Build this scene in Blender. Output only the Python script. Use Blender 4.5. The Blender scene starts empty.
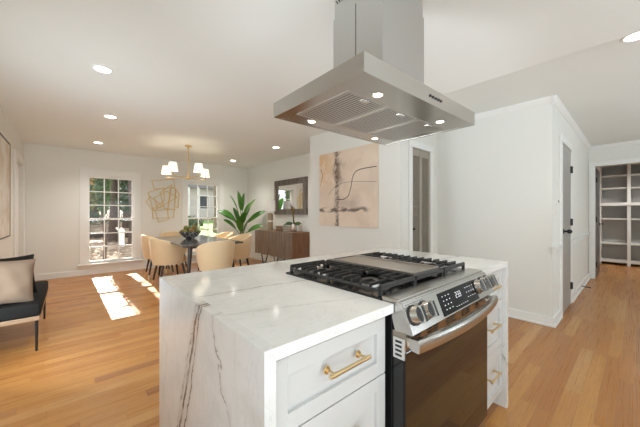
import bpy, bmesh, math, random
from mathutils import Vector, Matrix, Euler
C = bpy.context.scene.collection
SC = bpy.context.scene
random.seed(7)

# ------------------------------------------------------------------ camera, world, sun, fill lights, exposure
YAW = math.radians(48.4)
cd = bpy.data.cameras.new('camera'); cam = bpy.data.objects.new('camera', cd); C.objects.link(cam)
cam.location = (0, 0, 1.215); cam.rotation_euler = (math.pi/2, 0, YAW - math.pi/2)
cd.sensor_width = 36; cd.lens = 281/640*36; cd.clip_start = .05; cd.clip_end = 300
SC.camera = cam

w = bpy.data.worlds.new('world'); SC.world = w; w.use_nodes = True
nt = w.node_tree; nt.nodes.clear()
bg = nt.nodes.new('ShaderNodeBackground'); wo = nt.nodes.new('ShaderNodeOutputWorld')
bg.inputs[0].default_value = (.86, .93, 1, 1); bg.inputs[1].default_value = 1.8
nt.links.new(bg.outputs[0], wo.inputs[0])

def light(name, kind, loc, energy, color=(1, 1, 1), **k):
    d = bpy.data.lights.new(name, kind); d.energy = energy; d.color = color
    for a, b in k.items():
        if a != 'dirv': setattr(d, a, b)
    o = bpy.data.objects.new(name, d); C.objects.link(o); o.location = loc
    if 'dirv' in k: o.rotation_euler = Vector(k['dirv']).to_track_quat('-Z', 'Y').to_euler()
    return o
light('sun', 'SUN', (0, 20, 12), 19, (1, .93, .82), angle=math.radians(.5), dirv=(.04, -1.71, -1.0))
# added fill panels out of frame, no such sources seen; they brighten ceiling and walls
light('fill_light_south', 'AREA', (1.3, -2.72, .88), 62, (.76, .90, 1), shape='RECTANGLE', size=2.5, size_y=.5, dirv=(0, .8, 5))
light('fill_light_south', 'AREA', (5.2, -2.72, .88), 26, (.76, .90, 1), shape='RECTANGLE', size=1.5, size_y=.5, dirv=(0, 1, 3))
light('fill_light_west_floor', 'AREA', (-.12, -1.3, .03), 28, (.76, .90, 1), shape='RECTANGLE', size=.85, size_y=1.8, dirv=(0, 0, 1))
light('fill_light_west', 'AREA', (-.60, 2.75, .75), 24, (.76, .90, 1), shape='RECTANGLE', size=1.3, size_y=.9, dirv=(.8, 1.0, .35))
light('fill_light_west', 'AREA', (-.60, 2.45, .62), 6.5, (.85, .93, 1), shape='RECTANGLE', size=.8, size_y=.5, spread=math.radians(65), dirv=(3.2, -2.0, 1.7))  # added narrow beam aimed at the ceiling dip to make the bright band
for wx in (.64, 2.50):    # sampling portals: they add no light of their own, only guide the sky's light through the panes
    po = light('sky_portal', 'AREA', (wx, 7.36, 1.10), 1, shape='RECTANGLE', size=.8, size_y=1.76, dirv=(0, -1, 0)); po.data.cycles.is_portal = True
SC.view_settings.view_transform = 'Standard'; SC.view_settings.look = 'None'
SC.view_settings.gamma = 1; SC.view_settings.exposure = 0.22; SC.view_settings.use_curve_mapping = False
SC.cycles.max_bounces = 10; SC.cycles.diffuse_bounces = 6; SC.cycles.use_denoising = True
SC.cycles.sample_clamp_indirect = 6

# ------------------------------------------------------------------ node helpers
class NT:
    def __init__(s, name):
        s.m = bpy.data.materials.new(name); s.m.use_nodes = True; s.t = s.m.node_tree
        s.b = s.t.nodes['Principled BSDF']
        g = s.t.nodes.new('ShaderNodeNewGeometry'); s.pos = g.outputs['Position']
        sx = s.t.nodes.new('ShaderNodeSeparateXYZ'); s.t.links.new(s.pos, sx.inputs[0])
        s.x, s.y, s.z = sx.outputs
    def inp(s, sock, v):
        if isinstance(v, (int, float)): sock.default_value = v
        elif isinstance(v, tuple): sock.default_value = v if len(v) == len(sock.default_value) else tuple(v) + (1,)
        else: s.t.links.new(v, sock)
    def math(s, op, *a):
        n = s.t.nodes.new('ShaderNodeMath'); n.operation = op
        for i, v in enumerate(a): s.inp(n.inputs[i], v)
        return n.outputs[0]
    def add(s, a, b): return s.math('ADD', a, b)
    def sub(s, a, b): return s.math('SUBTRACT', a, b)
    def mul(s, a, b): return s.math('MULTIPLY', a, b)
    def xyz(s, x, y, z):
        n = s.t.nodes.new('ShaderNodeCombineXYZ')
        for i, v in enumerate((x, y, z)): s.inp(n.inputs[i], v)
        return n.outputs[0]
    def noise(s, vec, scale=5, detail=4, rough=.5, dist=0, out=0):
        n = s.t.nodes.new('ShaderNodeTexNoise'); s.inp(n.inputs['Vector'], vec)
        n.inputs['Scale'].default_value = scale; n.inputs['Detail'].default_value = detail
        n.inputs['Roughness'].default_value = rough; n.inputs['Distortion'].default_value = dist
        return n.outputs[out]
    def white(s, vec):
        n = s.t.nodes.new('ShaderNodeTexWhiteNoise'); n.noise_dimensions = '3D'; s.inp(n.inputs[0], vec); return n.outputs[0]
    def ss(s, v, a, b, c=0., d=1.):
        n = s.t.nodes.new('ShaderNodeMapRange'); n.interpolation_type = 'SMOOTHSTEP'
        for i, q in enumerate((v, a, b, c, d)): s.inp(n.inputs[i], q)
        return n.outputs[0]
    def mix(s, f, a, b, mode='MIX'):
        n = s.t.nodes.new('ShaderNodeMix'); n.data_type = 'RGBA'; n.blend_type = mode
        s.inp(n.inputs[0], f); s.inp(n.inputs[6], a); s.inp(n.inputs[7], b); return n.outputs[2]
    def scale(s, vec, v):
        n = s.t.nodes.new('ShaderNodeMapping'); s.inp(n.inputs[0], vec); n.inputs['Scale'].default_value = v; return n.outputs[0]
    def bump(s, h, strength=.2, dist=.01):
        n = s.t.nodes.new('ShaderNodeBump'); n.inputs['Strength'].default_value = strength; n.inputs['Distance'].default_value = dist
        s.inp(n.inputs['Height'], h); s.t.links.new(n.outputs[0], s.b.inputs['Normal'])
    def objc(s):
        n = s.t.nodes.new('ShaderNodeTexCoord'); return n.outputs['Object']
    def set(s, **k):
        for a, v in k.items(): s.inp(s.b.inputs[a.replace('_', ' ')], v)
        return s

MC = {}
def mat(name, col, rough=.5, metal=0, var=.04, vscale=14, spec=.5, coat=0, bump=0, sheen=0):
    if name in MC: return MC[name]
    n = NT(name)
    nz = n.noise(n.objc(), vscale, 3)
    c2 = tuple(min(1, c*(1+var)) for c in col); c1 = tuple(c*(1-var) for c in col)
    n.set(Base_Color=n.mix(nz, c1, c2), Roughness=rough, Metallic=metal)
    n.b.inputs['Specular IOR Level'].default_value = spec
    n.b.inputs['Coat Weight'].default_value = coat
    n.b.inputs['Sheen Weight'].default_value = sheen
    if bump: n.bump(n.noise(n.objc(), vscale*12, 2), bump, .002)
    MC[name] = n.m; return n.m
def emis(name, col, st):
    n = NT(name); n.set(Base_Color=(.9, .9, .9)); n.inp(n.b.inputs['Emission Color'], col); n.b.inputs['Emission Strength'].default_value = st
    MC[name] = n.m; return n.m

wall_m = mat('wall_paint', (.80, .805, .765), .75, var=.008, vscale=3, spec=.25)
ceil_m = mat('ceiling_paint', (.82, .845, .82), .85, var=.008, vscale=3, spec=.15)
trim_m = mat('trim_paint', (.85, .86, .84), .4, var=.006, vscale=3)
cab_m = mat('cabinet_paint', (.60, .595, .575), .35, var=.006, vscale=3)
greydoor_m = mat('grey_door_paint', (.36, .35, .33), .4, var=.02)
louver_m = mat('louvre_paint', (.36, .325, .27), .5, var=.03)
shelfback_m = mat('pantry_grey_paint', (.42, .415, .40), .6, var=.02)
black_m = mat('black_metal', (.012, .012, .012), .4, var=.1)
grate_m = mat('cast_iron', (.03, .029, .028), .30, var=.2, vscale=60, bump=.3)
enamel_m = mat('black_enamel', (.008, .008, .008), .16, var=.1)
gold_m = mat('brushed_brass', (.74, .58, .33), .28, 1, var=.05)
deco_m = mat('gold_leaf_metal', (.74, .54, .22), .45, .35, var=.1)
velvet_m = mat('cream_velvet', (.74, .57, .35), .8, var=.05, vscale=9, sheen=.3, bump=.1)
darkwood_m = mat('espresso_wood', (.035, .02, .015), .35, var=.3, vscale=20)
legtip_m = gold_m
cushion_m = mat('black_upholstery', (.010, .009, .008), .85, spec=.2, var=.2, vscale=20, bump=.2)
tan_m = mat('tan_linen', (.22, .15, .10), .85, var=.06, vscale=20, bump=.3)
oak_m = mat('oak_frame', (.27, .165, .09), .5, var=.15, vscale=12)
white_m = mat('white_ceramic', (.85, .84, .80), .3, var=.01)
plastic_m = mat('white_plastic', (.80, .79, .76), .4, var=.01)
silver_m = mat('silver_metal', (.62, .60, .56), .25, 1, var=.05)
glass_n = NT('window_glass'); 
def make_glass():
    m = bpy.data.materials.new('window_glass'); m.use_nodes = True; t = m.node_tree; t.nodes.clear()
    o = t.nodes.new('ShaderNodeOutputMaterial'); mx = t.nodes.new('ShaderNodeMixShader')
    tr = t.nodes.new('ShaderNodeBsdfTransparent'); gl = t.nodes.new('ShaderNodeBsdfGlossy'); gl.inputs['Roughness'].default_value = .02
    fr = t.nodes.new('ShaderNodeFresnel'); fr.inputs[0].default_value = 1.35
    t.links.new(fr.outputs[0], mx.inputs[0]); t.links.new(tr.outputs[0], mx.inputs[1]); t.links.new(gl.outputs[0], mx.inputs[2]); t.links.new(mx.outputs[0], o.inputs[0])
    return m
pane_m = make_glass()

def brushed(name, col, rough, axis):
    n = NT(name); sc = [90, 90, 90]; sc[axis] = 2
    nz = n.noise(n.scale(n.objc(), (1.5, 1.5, 1.5)), 2, 1)
    n.set(Base_Color=n.mix(nz, tuple(c*.99 for c in col), col), Roughness=rough, Metallic=1.)
    return n.m
steelx_m = brushed('brushed_stainless_steel', (.55, .535, .505), .24, 0)
filter_m = brushed('baffle_steel', (.60, .585, .56), .42, 0)
steelz_m = brushed('brushed_stainless_chimney', (.58, .575, .56), .30, 2)
steelr_m = brushed('range_stainless_steel', (.52, .50, .47), .24, 0)
griddle_m = brushed('griddle_steel', (.44, .41, .37), .38, 1)

def floor_mat():
    n = NT('oak_floorboards'); W = .083
    rowf = n.math('DIVIDE', n.y, W); row = n.math('FLOOR', rowf)
    r1 = n.white(n.xyz(row, 3.1, 1.7))
    u = n.add(n.math('DIVIDE', n.x, n.add(.75, n.mul(r1, .6))), n.mul(r1, 17)); col = n.math('FLOOR', u)
    rnd = n.white(n.xyz(row, col, .5)); rnd2 = n.white(n.xyz(row, col, 8.5))
    gv = n.xyz(n.add(n.mul(n.x, .9), n.mul(rnd, 31)), n.add(n.mul(n.y, 14), n.mul(rnd2, 9)), rnd)
    g1 = n.noise(gv, 2.2, 6, .6, .6)
    gv2 = n.xyz(n.add(n.mul(n.x, .55), n.mul(rnd2, 21)), n.add(n.mul(n.y, 60), n.mul(rnd, 9)), rnd)
    g2 = n.noise(gv2, 3, 4, .6)
    rings = n.math('FRACT', n.mul(g1, 7))
    rings = n.math('ABSOLUTE', n.sub(rings, .5))
    base = n.mix(rnd, (.40, .158, .036), (.54, .262, .072))
    base = n.mix(n.ss(rnd2, .82, 1.), base, (.32, .13, .045))
    base = n.mix(n.ss(rnd2, .0, .12, .7, 0), base, (.60, .34, .13))
    c = n.mix(n.mul(n.ss(rings, .0, .22, 1, 0), .32), base, (.30, .13, .05))
    c = n.mix(n.mul(n.ss(g2, .40, .72, 0, 1), .30), c, (.38, .19, .08))
    fy = n.math('FRACT', rowf); fu = n.math('FRACT', u)
    ey = n.math('MINIMUM', fy, n.sub(1, fy)); eu = n.math('MINIMUM', fu, n.sub(1, fu))
    gap = n.math('MAXIMUM', n.ss(ey, .0, .022, 1, 0), n.ss(eu, .0, .0018, 1, 0))
    c = n.mix(n.mul(gap, .55), c, (.16, .07, .03))
    n.set(Base_Color=c, Roughness=n.ss(g2, .2, .8, .24, .36)); n.b.inputs['Specular IOR Level'].default_value = .45
    n.bump(n.sub(n.mul(g2, .3), gap), .12, .001)
    return n.m
floor_m = floor_mat()

def marble(name, veins, k=1):
    # veins: (a,b,c,d,width,wobble,strength,seed): distance = a*x+b*y+c*z+d
    n = NT(name)
    cl = n.noise(n.pos, 2.3, 5, .6, 1.2)
    c = n.mix(n.ss(cl, .45, .75), (.76*k, .755*k, .735*k), (.65*k, .64*k, .61*k))
    f = n.noise(n.scale(n.pos, (1.2, 3.2, 1.0)), 2.4, 6, .62, 1.6)
    fv = n.math('ABSOLUTE', n.sub(f, .5)); c = n.mix(n.mul(n.ss(fv, 0, .014, 1, 0), .22), c, (.42, .39, .36))
    for a, b, cc, d, wd, wob, st, sd in veins:
        nz = n.noise(n.scale(n.pos, (1, 1, 1)), 5+sd, 5, .6)
        nf = n.noise(n.pos, 28+sd, 3, .6)
        dist = n.add(n.add(n.add(n.mul(n.x, a), n.mul(n.y, b)), n.add(n.mul(n.z, cc), d)), n.add(n.mul(n.sub(nz, .5), wob), n.mul(n.sub(nf, .5), wob*.22)))
        ad = n.math('ABSOLUTE', dist); br = n.noise(n.pos, 11+sd, 3)
        c = n.mix(n.mul(n.ss(ad, 0, wd*6, 1, 0), st*.28), c, (.50, .46, .42))
        c = n.mix(n.mul(n.mul(n.ss(ad, wd*.3, wd, 1, 0), n.ss(br, .32, .58, .25, 1)), st), c, (.17, .13, .11))
    n.set(Base_Color=c, Roughness=.10); n.b.inputs['Specular IOR Level'].default_value = .5
    return n.m
top_m = marble('marble_countertop', [(.13, 1, 0, -1.10, .0035, .06, .75, 0), (.35, 1, 0, -.93, .002, .05, .35, 3), (.12, 1, 0, -1.36, .0015, .03, .4, 5)], 1.06)  # top tone raised over the side panels to paint in light falling on it
side_m = marble('marble_waterfall', [(0, 1, .40, -1.32, .013, .07, 1., 0), (0, 1, .36, -1.262, .006, .07, .95, 2), (0, 1, .43, -1.37, .005, .09, .6, 9), (0, 1, -.47, -.41, .006, .12, .6, 4), (0, 1, .3, -1.55, .002, .06, .25, 7)])

def wood(name, c1, c2, axis, rough=.4, scale=3):
    n = NT(name); sc = [12, 12, 12]; sc[axis] = 1
    g = n.noise(n.scale(n.objc(), tuple(sc)), scale, 6, .65, .5)
    n.set(Base_Color=n.mix(n.ss(g, .3, .7), c1, c2), Roughness=rough); return n.m
side_wood = wood('walnut_sideboard', (.16, .075, .035), (.27, .135, .065), 2, .3)
side_wood2 = wood('grey_walnut_door', (.16, .125, .10), (.27, .215, .17), 2, .25)
mirror_wood = wood('weathered_grey_wood', (.10, .08, .065), (.24, .20, .165), 2, .6)
table_wood = wood('dark_table_top', (.085, .078, .072), (.115, .105, .098), 1, .14)

# ------------------------------------------------------------------ mesh helpers
class MB:
    def __init__(s): s.bm = bmesh.new()
    def box(s, x0, x1, y0, y1, z0, z1, bev=0, rot=None, seg=2):
        x0, x1 = sorted((x0, x1)); y0, y1 = sorted((y0, y1)); z0, z1 = sorted((z0, z1))
        r = bmesh.ops.create_cube(s.bm, size=1); vs = r['verts']
        c = Vector(((x0+x1)/2, (y0+y1)/2, (z0+z1)/2)); M = Matrix.Translation(c)
        if rot: M = M @ Euler(rot).to_matrix().to_4x4()
        M = M @ Matrix.Diagonal((x1-x0, y1-y0, z1-z0, 1))
        bmesh.ops.transform(s.bm, matrix=M, verts=vs)
        if bev:
            es = list({e for v in vs for e in v.link_edges})
            bmesh.ops.bevel(s.bm, geom=es, offset=bev, segments=seg, affect='EDGES', profile=.5)
        return s
    def beam(s, p, q, wx, wz, bev=0, taper=1, up=(0, 0, 1)):
        p, q = Vector(p), Vector(q); d = (q-p); L = d.length; d.normalize()
        u = Vector(up)
        if abs(d.dot(u)) > .95: u = Vector((1, 0, 0))
        a = d.cross(u).normalized(); b = a.cross(d).normalized(); vs = []
        for P, k in ((p, 1), (q, taper)):
            for sx, sz in ((-1, -1), (1, -1), (1, 1), (-1, 1)): vs.append(s.bm.verts.new(P + a*sx*wx*k/2 + b*sz*wz*k/2))
        fs = [(0, 1, 2, 3), (7, 6, 5, 4), (0, 4, 5, 1), (1, 5, 6, 2), (2, 6, 7, 3), (3, 7, 4, 0)]
        F = [s.bm.faces.new([vs[i] for i in f]) for f in fs]
        bmesh.ops.recalc_face_normals(s.bm, faces=F)
        if bev:
            es = list({e for f in F for e in f.edges}); bmesh.ops.bevel(s.bm, geom=es, offset=bev, segments=2, affect='EDGES')
        return s
    def cyl(s, p, q, r, r2=None, seg=20, caps=True):
        p, q = Vector(p), Vector(q); r2 = r if r2 is None else r2; d = (q-p).normalized()
        u = Vector((0, 0, 1)) if abs(d.z) < .95 else Vector((1, 0, 0))
        a = d.cross(u).normalized(); b = d.cross(a).normalized(); R = []
        for P, k in ((p, r), (q, r2)):
            R.append([s.bm.verts.new(P + (a*math.cos(t) + b*math.sin(t))*k) for t in [2*math.pi*i/seg for i in range(seg)]])
        F = [s.bm.faces.new((R[0][i], R[0][(i+1) % seg], R[1][(i+1) % seg], R[1][i])) for i in range(seg)]
        if caps: F += [s.bm.faces.new(R[0][::-1]), s.bm.faces.new(R[1])]
        bmesh.ops.recalc_face_normals(s.bm, faces=F); return s
    def tube(s, pts, r, seg=8, closed=False, taper=None):
        pts = [Vector(p) for p in pts]; n = len(pts); R = []; prev = None
        for i, P in enumerate(pts):
            a = pts[(i-1) % n] if (closed or i > 0) else P; b = pts[(i+1) % n] if (closed or i < n-1) else P
            d = (b-a).normalized()
            if prev is None:
                u = Vector((0, 0, 1)) if abs(d.z) < .9 else Vector((1, 0, 0)); x = d.cross(u).normalized()
            else: x = (prev - d*prev.dot(d)).normalized()
            prev = x; y = d.cross(x); k = r*(taper[i] if taper else 1)
            R.append([s.bm.verts.new(P + (x*math.cos(t)+y*math.sin(t))*k) for t in [2*math.pi*j/seg for j in range(seg)]])
        F = []
        for i in range(n if closed else n-1):
            A, B = R[i], R[(i+1) % n]
            F += [s.bm.faces.new((A[j], A[(j+1) % seg], B[(j+1) % seg], B[j])) for j in range(seg)]
        if not closed: F += [s.bm.faces.new(R[0][::-1]), s.bm.faces.new(R[-1])]
        bmesh.ops.recalc_face_normals(s.bm, faces=F); return s
    def lathe(s, prof, c, seg=28, sx=1, sy=1):
        c = Vector(c); R = []
        for r, z in prof:
            if r < 1e-5: R.append([s.bm.verts.new(c+Vector((0, 0, z)))]); continue
            R.append([s.bm.verts.new(c+Vector((r*sx*math.cos(t), r*sy*math.sin(t), z))) for t in [2*math.pi*i/seg for i in range(seg)]])
        F = []
        for A, B in zip(R, R[1:]):
            if len(A) == 1 and len(B) == 1: continue
            for i in range(seg):
                j = (i+1) % seg
                if len(A) == 1: F.append(s.bm.faces.new((A[0], B[i], B[j])))
                elif len(B) == 1: F.append(s.bm.faces.new((A[i], A[j], B[0])))
                else: F.append(s.bm.faces.new((A[i], A[j], B[j], B[i])))
        bmesh.ops.recalc_face_normals(s.bm, faces=F); return s
    def extr(s, poly, vec, bev=0):
        vs = [s.bm.verts.new(p) for p in poly]; f = s.bm.faces.new(vs)
        r = bmesh.ops.extrude_face_region(s.bm, geom=[f]); nv = [g for g in r['geom'] if isinstance(g, bmesh.types.BMVert)]
        bmesh.ops.translate(s.bm, verts=nv, vec=vec)
        F = list({q for v in vs+nv for q in v.link_faces}); bmesh.ops.recalc_face_normals(s.bm, faces=F)
        if bev:
            es = list({e for q in F for e in q.edges}); bmesh.ops.bevel(s.bm, geom=es, offset=bev, segments=2, affect='EDGES')
        return s
    def ball(s, c, r, sub=2, sc=(1, 1, 1), jit=0):
        q = bmesh.ops.create_icosphere(s.bm, subdivisions=sub, radius=r)
        for v in q['verts']:
            k = 1 + random.uniform(-jit, jit); v.co = Vector((v.co.x*sc[0]*k, v.co.y*sc[1]*k, v.co.z*sc[2]*k)) + Vector(c)
        return s
    def quad(s, *p):
        s.bm.faces.new([s.bm.verts.new(q) for q in p]); return s

def wpos(o):
    v = Vector((0, 0, 0))
    while o is not None: v += o.location; o = o.parent
    return v
def obj(name, mb, m, parent=None, smooth=False, loc=None):
    """mesh given in world coordinates; its origin is put at the parent's base (or at loc)"""
    me = bpy.data.meshes.new(name)
    off = wpos(parent) if parent is not None else (Vector(loc) if loc is not None else Vector((0, 0, 0)))
    bmesh.ops.translate(mb.bm, verts=mb.bm.verts, vec=-off)
    mb.bm.to_mesh(me); mb.bm.free(); me.materials.append(m)
    if smooth:
        me.polygons.foreach_set('use_smooth', [True]*len(me.polygons))
        if hasattr(me, 'set_sharp_from_angle'): me.set_sharp_from_angle(angle=math.radians(38))
    o = bpy.data.objects.new(name, me); C.objects.link(o)
    if parent is not None: o.parent = parent
    else: o.location = off
    return o
def tag(o, label=None, cat=None, group=None, kind=None):
    if label: o['label'] = label
    if cat: o['category'] = cat
    if group: o['group'] = group
    if kind: o['kind'] = kind
    return o
def thing(name, loc, label, cat, group=None, kind=None):
    o = bpy.data.objects.new(name, None); C.objects.link(o); o.location = loc; o.empty_display_size = .1
    return tag(o, label, cat, group, kind)
def struct(name, mb, m, parent=None, **k):
    o = obj(name, mb, m, parent, **k); o['kind'] = 'structure'; return o
def dup(root, loc, rz=0, label=None, scale=None):
    r = root.copy(); C.objects.link(r); r.location = loc; r.rotation_euler = (0, 0, rz)
    if label: r['label'] = label
    if scale: r.scale = scale
    for ch in list(root.children):
        c = ch.copy(); C.objects.link(c); c.parent = r
        for g in list(ch.children):
            d = g.copy(); C.objects.link(d); d.parent = c
    return r
bx = lambda *a, **k: MB().box(*a, **k)

# ------------------------------------------------------------------ room shell
XW, YN, H = -.62, 7.2, 2.47
struct('floor', bx(-.75, 10.2, -3.1, 7.35, -.06, 0), floor_m)
# ceiling: flat, with an added dip shaped to catch light as a bright band (seen above the hall side of the hood)
XE = 2.70
prof = [(-.75, H), (1.45, H), (1.75, H-.004), (2.05, H-.016), (2.32, H-.040), (2.54, H-.072), (XE, H-.102), (XE+.005, H)]
cb = MB(); cb.extr([(x, -3.1, z) for x, z in prof] + [(XE+.005, -3.1, H+.12), (-.75, -3.1, H+.12)], (0, 4.97, 0))
struct('ceiling', cb, ceil_m, smooth=True)
struct('ceiling', bx(XE+.005, 10.2, -3.1, 1.87, H, H+.12), ceil_m)
struct('ceiling', bx(-.75, 10.2, 1.87, 7.35, H, H+.12), ceil_m)
# window wall with two openings
W1, W2, ZB, ZT = (.24, 1.04), (2.10, 2.90), .22, 1.98
b = MB()
for x0, x1 in ((-.75, W1[0]), (W1[1], W2[0]), (W2[1], 3.85)): b.box(x0, x1, YN, YN+.15, 0, H)
for x0, x1 in (W1, W2): b.box(x0, x1, YN, YN+.15, 0, ZB); b.box(x0, x1, YN, YN+.15, ZT, H)
struct('wall_north', b, wall_m)
# west wall: doorway in the dining part, patio opening behind the camera
b = MB(); b.box(-.74, XW, 7.2, 7.08, 0, H); b.box(-.74, XW, 6.2, 3.4, 0, H); b.box(-.74, XW, 2.1, 0.1, 0, H); b.box(-.74, XW, 3.4, 2.1, 0, .25); b.box(-.74, XW, 3.4, 2.1, 1.3, H); b.box(-.74, XW, 7.08, 6.2, 2.04, H)
b.box(-.74, XW, .1, -1.9, 2.2, H); b.box(-.74, XW, -1.9, -3.1, 0, H)
struct('wall_west', b, wall_m)
b = MB(); b.box(-.75, 0, -3.1, -3, 0, H); b.box(2.6, 4.4, -3.1, -3, 0, H); b.box(6.0, 7.4, -3.1, -3, 0, H)
for x0, x1 in ((0, 2.6), (4.4, 6.0)): b.box(x0, x1, -3.1, -3, 0, .87); b.box(x0, x1, -3.1, -3, 2.13, H)
struct('wall_south', b, wall_m)
struct('wall_dining', bx(3.7, 3.82, 3.56, 7.2, 0, H), wall_m)
struct('wall_art', bx(2.94, 3.06, 1.87, 3.56, 0, H), wall_m)
struct('wall_partition', bx(3.06, 3.82, 3.44, 3.56, 0, H), wall_m)
b = MB(); b.box(3.06, 3.20, 1.87, 1.97, 0, H); b.box(3.66, 3.99, 1.87, 1.97, 0, H); b.box(3.20, 3.66, 1.87, 1.97, 2.05, H)
struct('wall_closet', b, wall_m)
struct('wall_closet_back', MB().box(3.06, 3.99, 2.5, 2.55, 0, H).box(3.99, 4.05, 1.87, 2.55, 0, H), wall_m)
struct('wall_kitchen', bx(3.87, 3.99, .60, 1.87, 0, H), wall_m)
b = MB(); b.box(3.99, 4.38, .60, .72, 0, H); b.box(5.02, 7.3, .60, .72, 0, H); b.box(4.38, 5.02, .60, .72, 2.06, H)
struct('wall_hall', b, wall_m)
DY0, DY1, DZ = -.55, .513, 2.09
b = MB(); b.box(7.3, 7.42, DY1, .72, 0, H); b.box(7.3, 7.42, DY0, -3.1, 0, H); b.box(7.3, 7.42, DY0, DY1, DZ, H)
struct('wall_hall_end', b, wall_m)
b = MB(); b.box(10.02, 10.12, -3.1, 1.5, 0, H); b.box(7.42, 10.02, 1.4, 1.5, 0, H); b.box(7.42, 10.02, -1.9, -2, 0, H)
struct('wall_pantry', b, wall_m)

def casing_y(mb, x0, x1, z1, y, wd=.09, t=.02, z0=0):   # casing on a y=const wall facing -y
    mb.box(x0-wd, x0, y-t, y, z0, z1, bev=.004); mb.box(x1, x1+wd, y-t, y, z0, z1, bev=.004); mb.box(x0-wd, x1+wd, y-t-.004, y, z1, z1+wd, bev=.004)
    return mb
# windows
def window(i, xr, lab):
    x0, x1 = xr
    root = thing('window_%d' % i, ((x0+x1)/2, YN, ZB), lab, None, None, 'structure')
    m = MB(); m.box(x0-.11, x0, YN-.022, YN, ZB, ZT+.10, bev=.004); m.box(x1, x1+.11, YN-.022, YN, ZB, ZT+.10, bev=.004)
    m.box(x0, x1, YN-.022, YN, ZT, ZT+.10, bev=.004); m.box(x0-.13, x1+.13, YN-.035, YN, ZT+.10, ZT+.125, bev=.004)
    m.box(x0-.10, x1+.10, YN-.018, YN, ZB-.11, ZB-.02, bev=.004)
    obj('casing', m, trim_m, root)
    obj('sill', bx(x0-.14, x1+.14, YN-.06, YN+.10, ZB-.03, ZB, bev=.006), trim_m, root)
    m = MB(); m.box(x0, x0+.012, YN, YN+.14, ZB, ZT); m.box(x1-.012, x1, YN, YN+.14, ZB, ZT); m.box(x0, x1, YN, YN+.14, ZT-.012, ZT)
    obj('jamb', m, trim_m, root)
    for k, (za, zb, yy) in enumerate(((ZB, 1.12, YN+.03), (1.08, ZT-.012, YN+.065))):
        m = MB(); xa, xb = x0+.012, x1-.012; f = .032; r = .045 if k == 0 else .03
        m.box(xa, xa+f, yy, yy+.035, za, zb); m.box(xb-f, xb, yy, yy+.035, za, zb)
        m.box(xa+f, xb-f, yy, yy+.035, za, za+r); m.box(xa+f, xb-f, yy, yy+.035, zb-.035, zb)
        for q in (1, 2):
            xx = xa+f + (xb-xa-2*f)*q/3; m.box(xx-.009, xx+.009, yy+.005, yy+.03, za+r, zb-.035)
            zz = za+r + (zb-.035-za-r)*q/3; m.box(xa+f, xb-f, yy+.0065, yy+.0285, zz-.009, zz+.009)
        s = obj('sash', m, trim_m, root)
        obj('pane', bx(xa+.01, xb-.01, yy+.016, yy+.019, za+.01, zb-.01), pane_m, s)
window(1, W1, 'white double-hung window with grid bars, left of the gold wall sculpture')
window(2, W2, 'white double-hung window with grid bars, between wall sculpture and tall plant')

# west doorway with a closed white panel door
root = thing('door_1', (XW, 6.64, 0), 'white door in white casing on the left wall beyond the painting', None, None, 'structure')
m = MB(); m.box(XW, XW+.022, 6.0, 6.2, 0, 2.06, bev=.004); m.box(XW, XW+.022, 7.08, 7.195, 0, 2.06, bev=.004); m.box(XW, XW+.024, 6.0, 7.195, 2.06, 2.15, bev=.004)
obj('casing', m, trim_m, root)
m = MB(); m.box(-.70, -.665, 6.2, 7.08, .005, 2.04)
for z0, z1 in ((.2, .9), (1.05, 1.85)):
    for y0, y1 in ((6.3, 6.6), (6.7, 6.98)): m.box(-.668, -.655, y0, y1, z0, z1, bev=.006)
dp = obj('door_panel', m, trim_m, root)

# bifold louvre closet door
root = thing('door_2', (3.43, 1.9, 0), 'narrow grey-beige louvred bifold closet door in white casing', None, None, 'structure')
obj('casing', casing_y(MB(), 3.20, 3.66, 2.05, 1.87, .08, .014), trim_m, root)
for k, (x0, x1) in enumerate(((3.203, 3.429), (3.431, 3.657))):
    m = MB(); y0, y1 = 1.874, 1.904
    m.box(x0, x0+.032, y0, y1, .01, 2.045); m.box(x1-.032, x1, y0, y1, .01, 2.045); xa, xb = x0+.032, x1-.032
    for za, zb in ((.01, .15), (1.95, 2.045)): m.box(xa, xb, y0+.003, y1-.003, za, zb)
    z = .165
    while z < 1.94:
        m.beam((xa, (y0+y1)/2, z), (xb, (y0+y1)/2, z), .030, .006, up=(0, .8, 1))
        z += .0275
    m.box(xa, xb, y1-.004, y1+.001, .15, 1.95)
    p = obj('louvre_panel', m, louver_m, root)
    if k == 0: obj('door_knob', MB().cyl((3.222, 1.875, 1.02), (3.222, 1.858, 1.02), .006).ball((3.222, 1.850, 1.02), .015), black_m, p, smooth=True)

# grey hall closet door
root = thing('door_3', (4.70, .62, 0), 'grey slab door with round black knob in the hallway wall', None, None, 'structure')
obj('casing', casing_y(MB(), 4.38, 5.02, 2.06, .60, .085), trim_m, root)
dp = obj('door_panel', bx(4.385, 5.015, .586, .620, .008, 2.052, bev=.001), greydoor_m, root)
obj('door_knob', MB().cyl((4.45, .587, 1.0), (4.45, .579, 1.0), .03).cyl((4.45, .58, 1.0), (4.45, .545, 1.0), .011).ball((4.45, .53, 1.0), .027), black_m, dp, smooth=True)
for z in (.25, 1.10, 1.80): obj('hinge', MB().cyl((5.017, .573, z-.045), (5.017, .573, z+.045), .010, seg=10).box(4.985, 5.030, .577, .587, z-.045, z+.045), black_m, dp)

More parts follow.
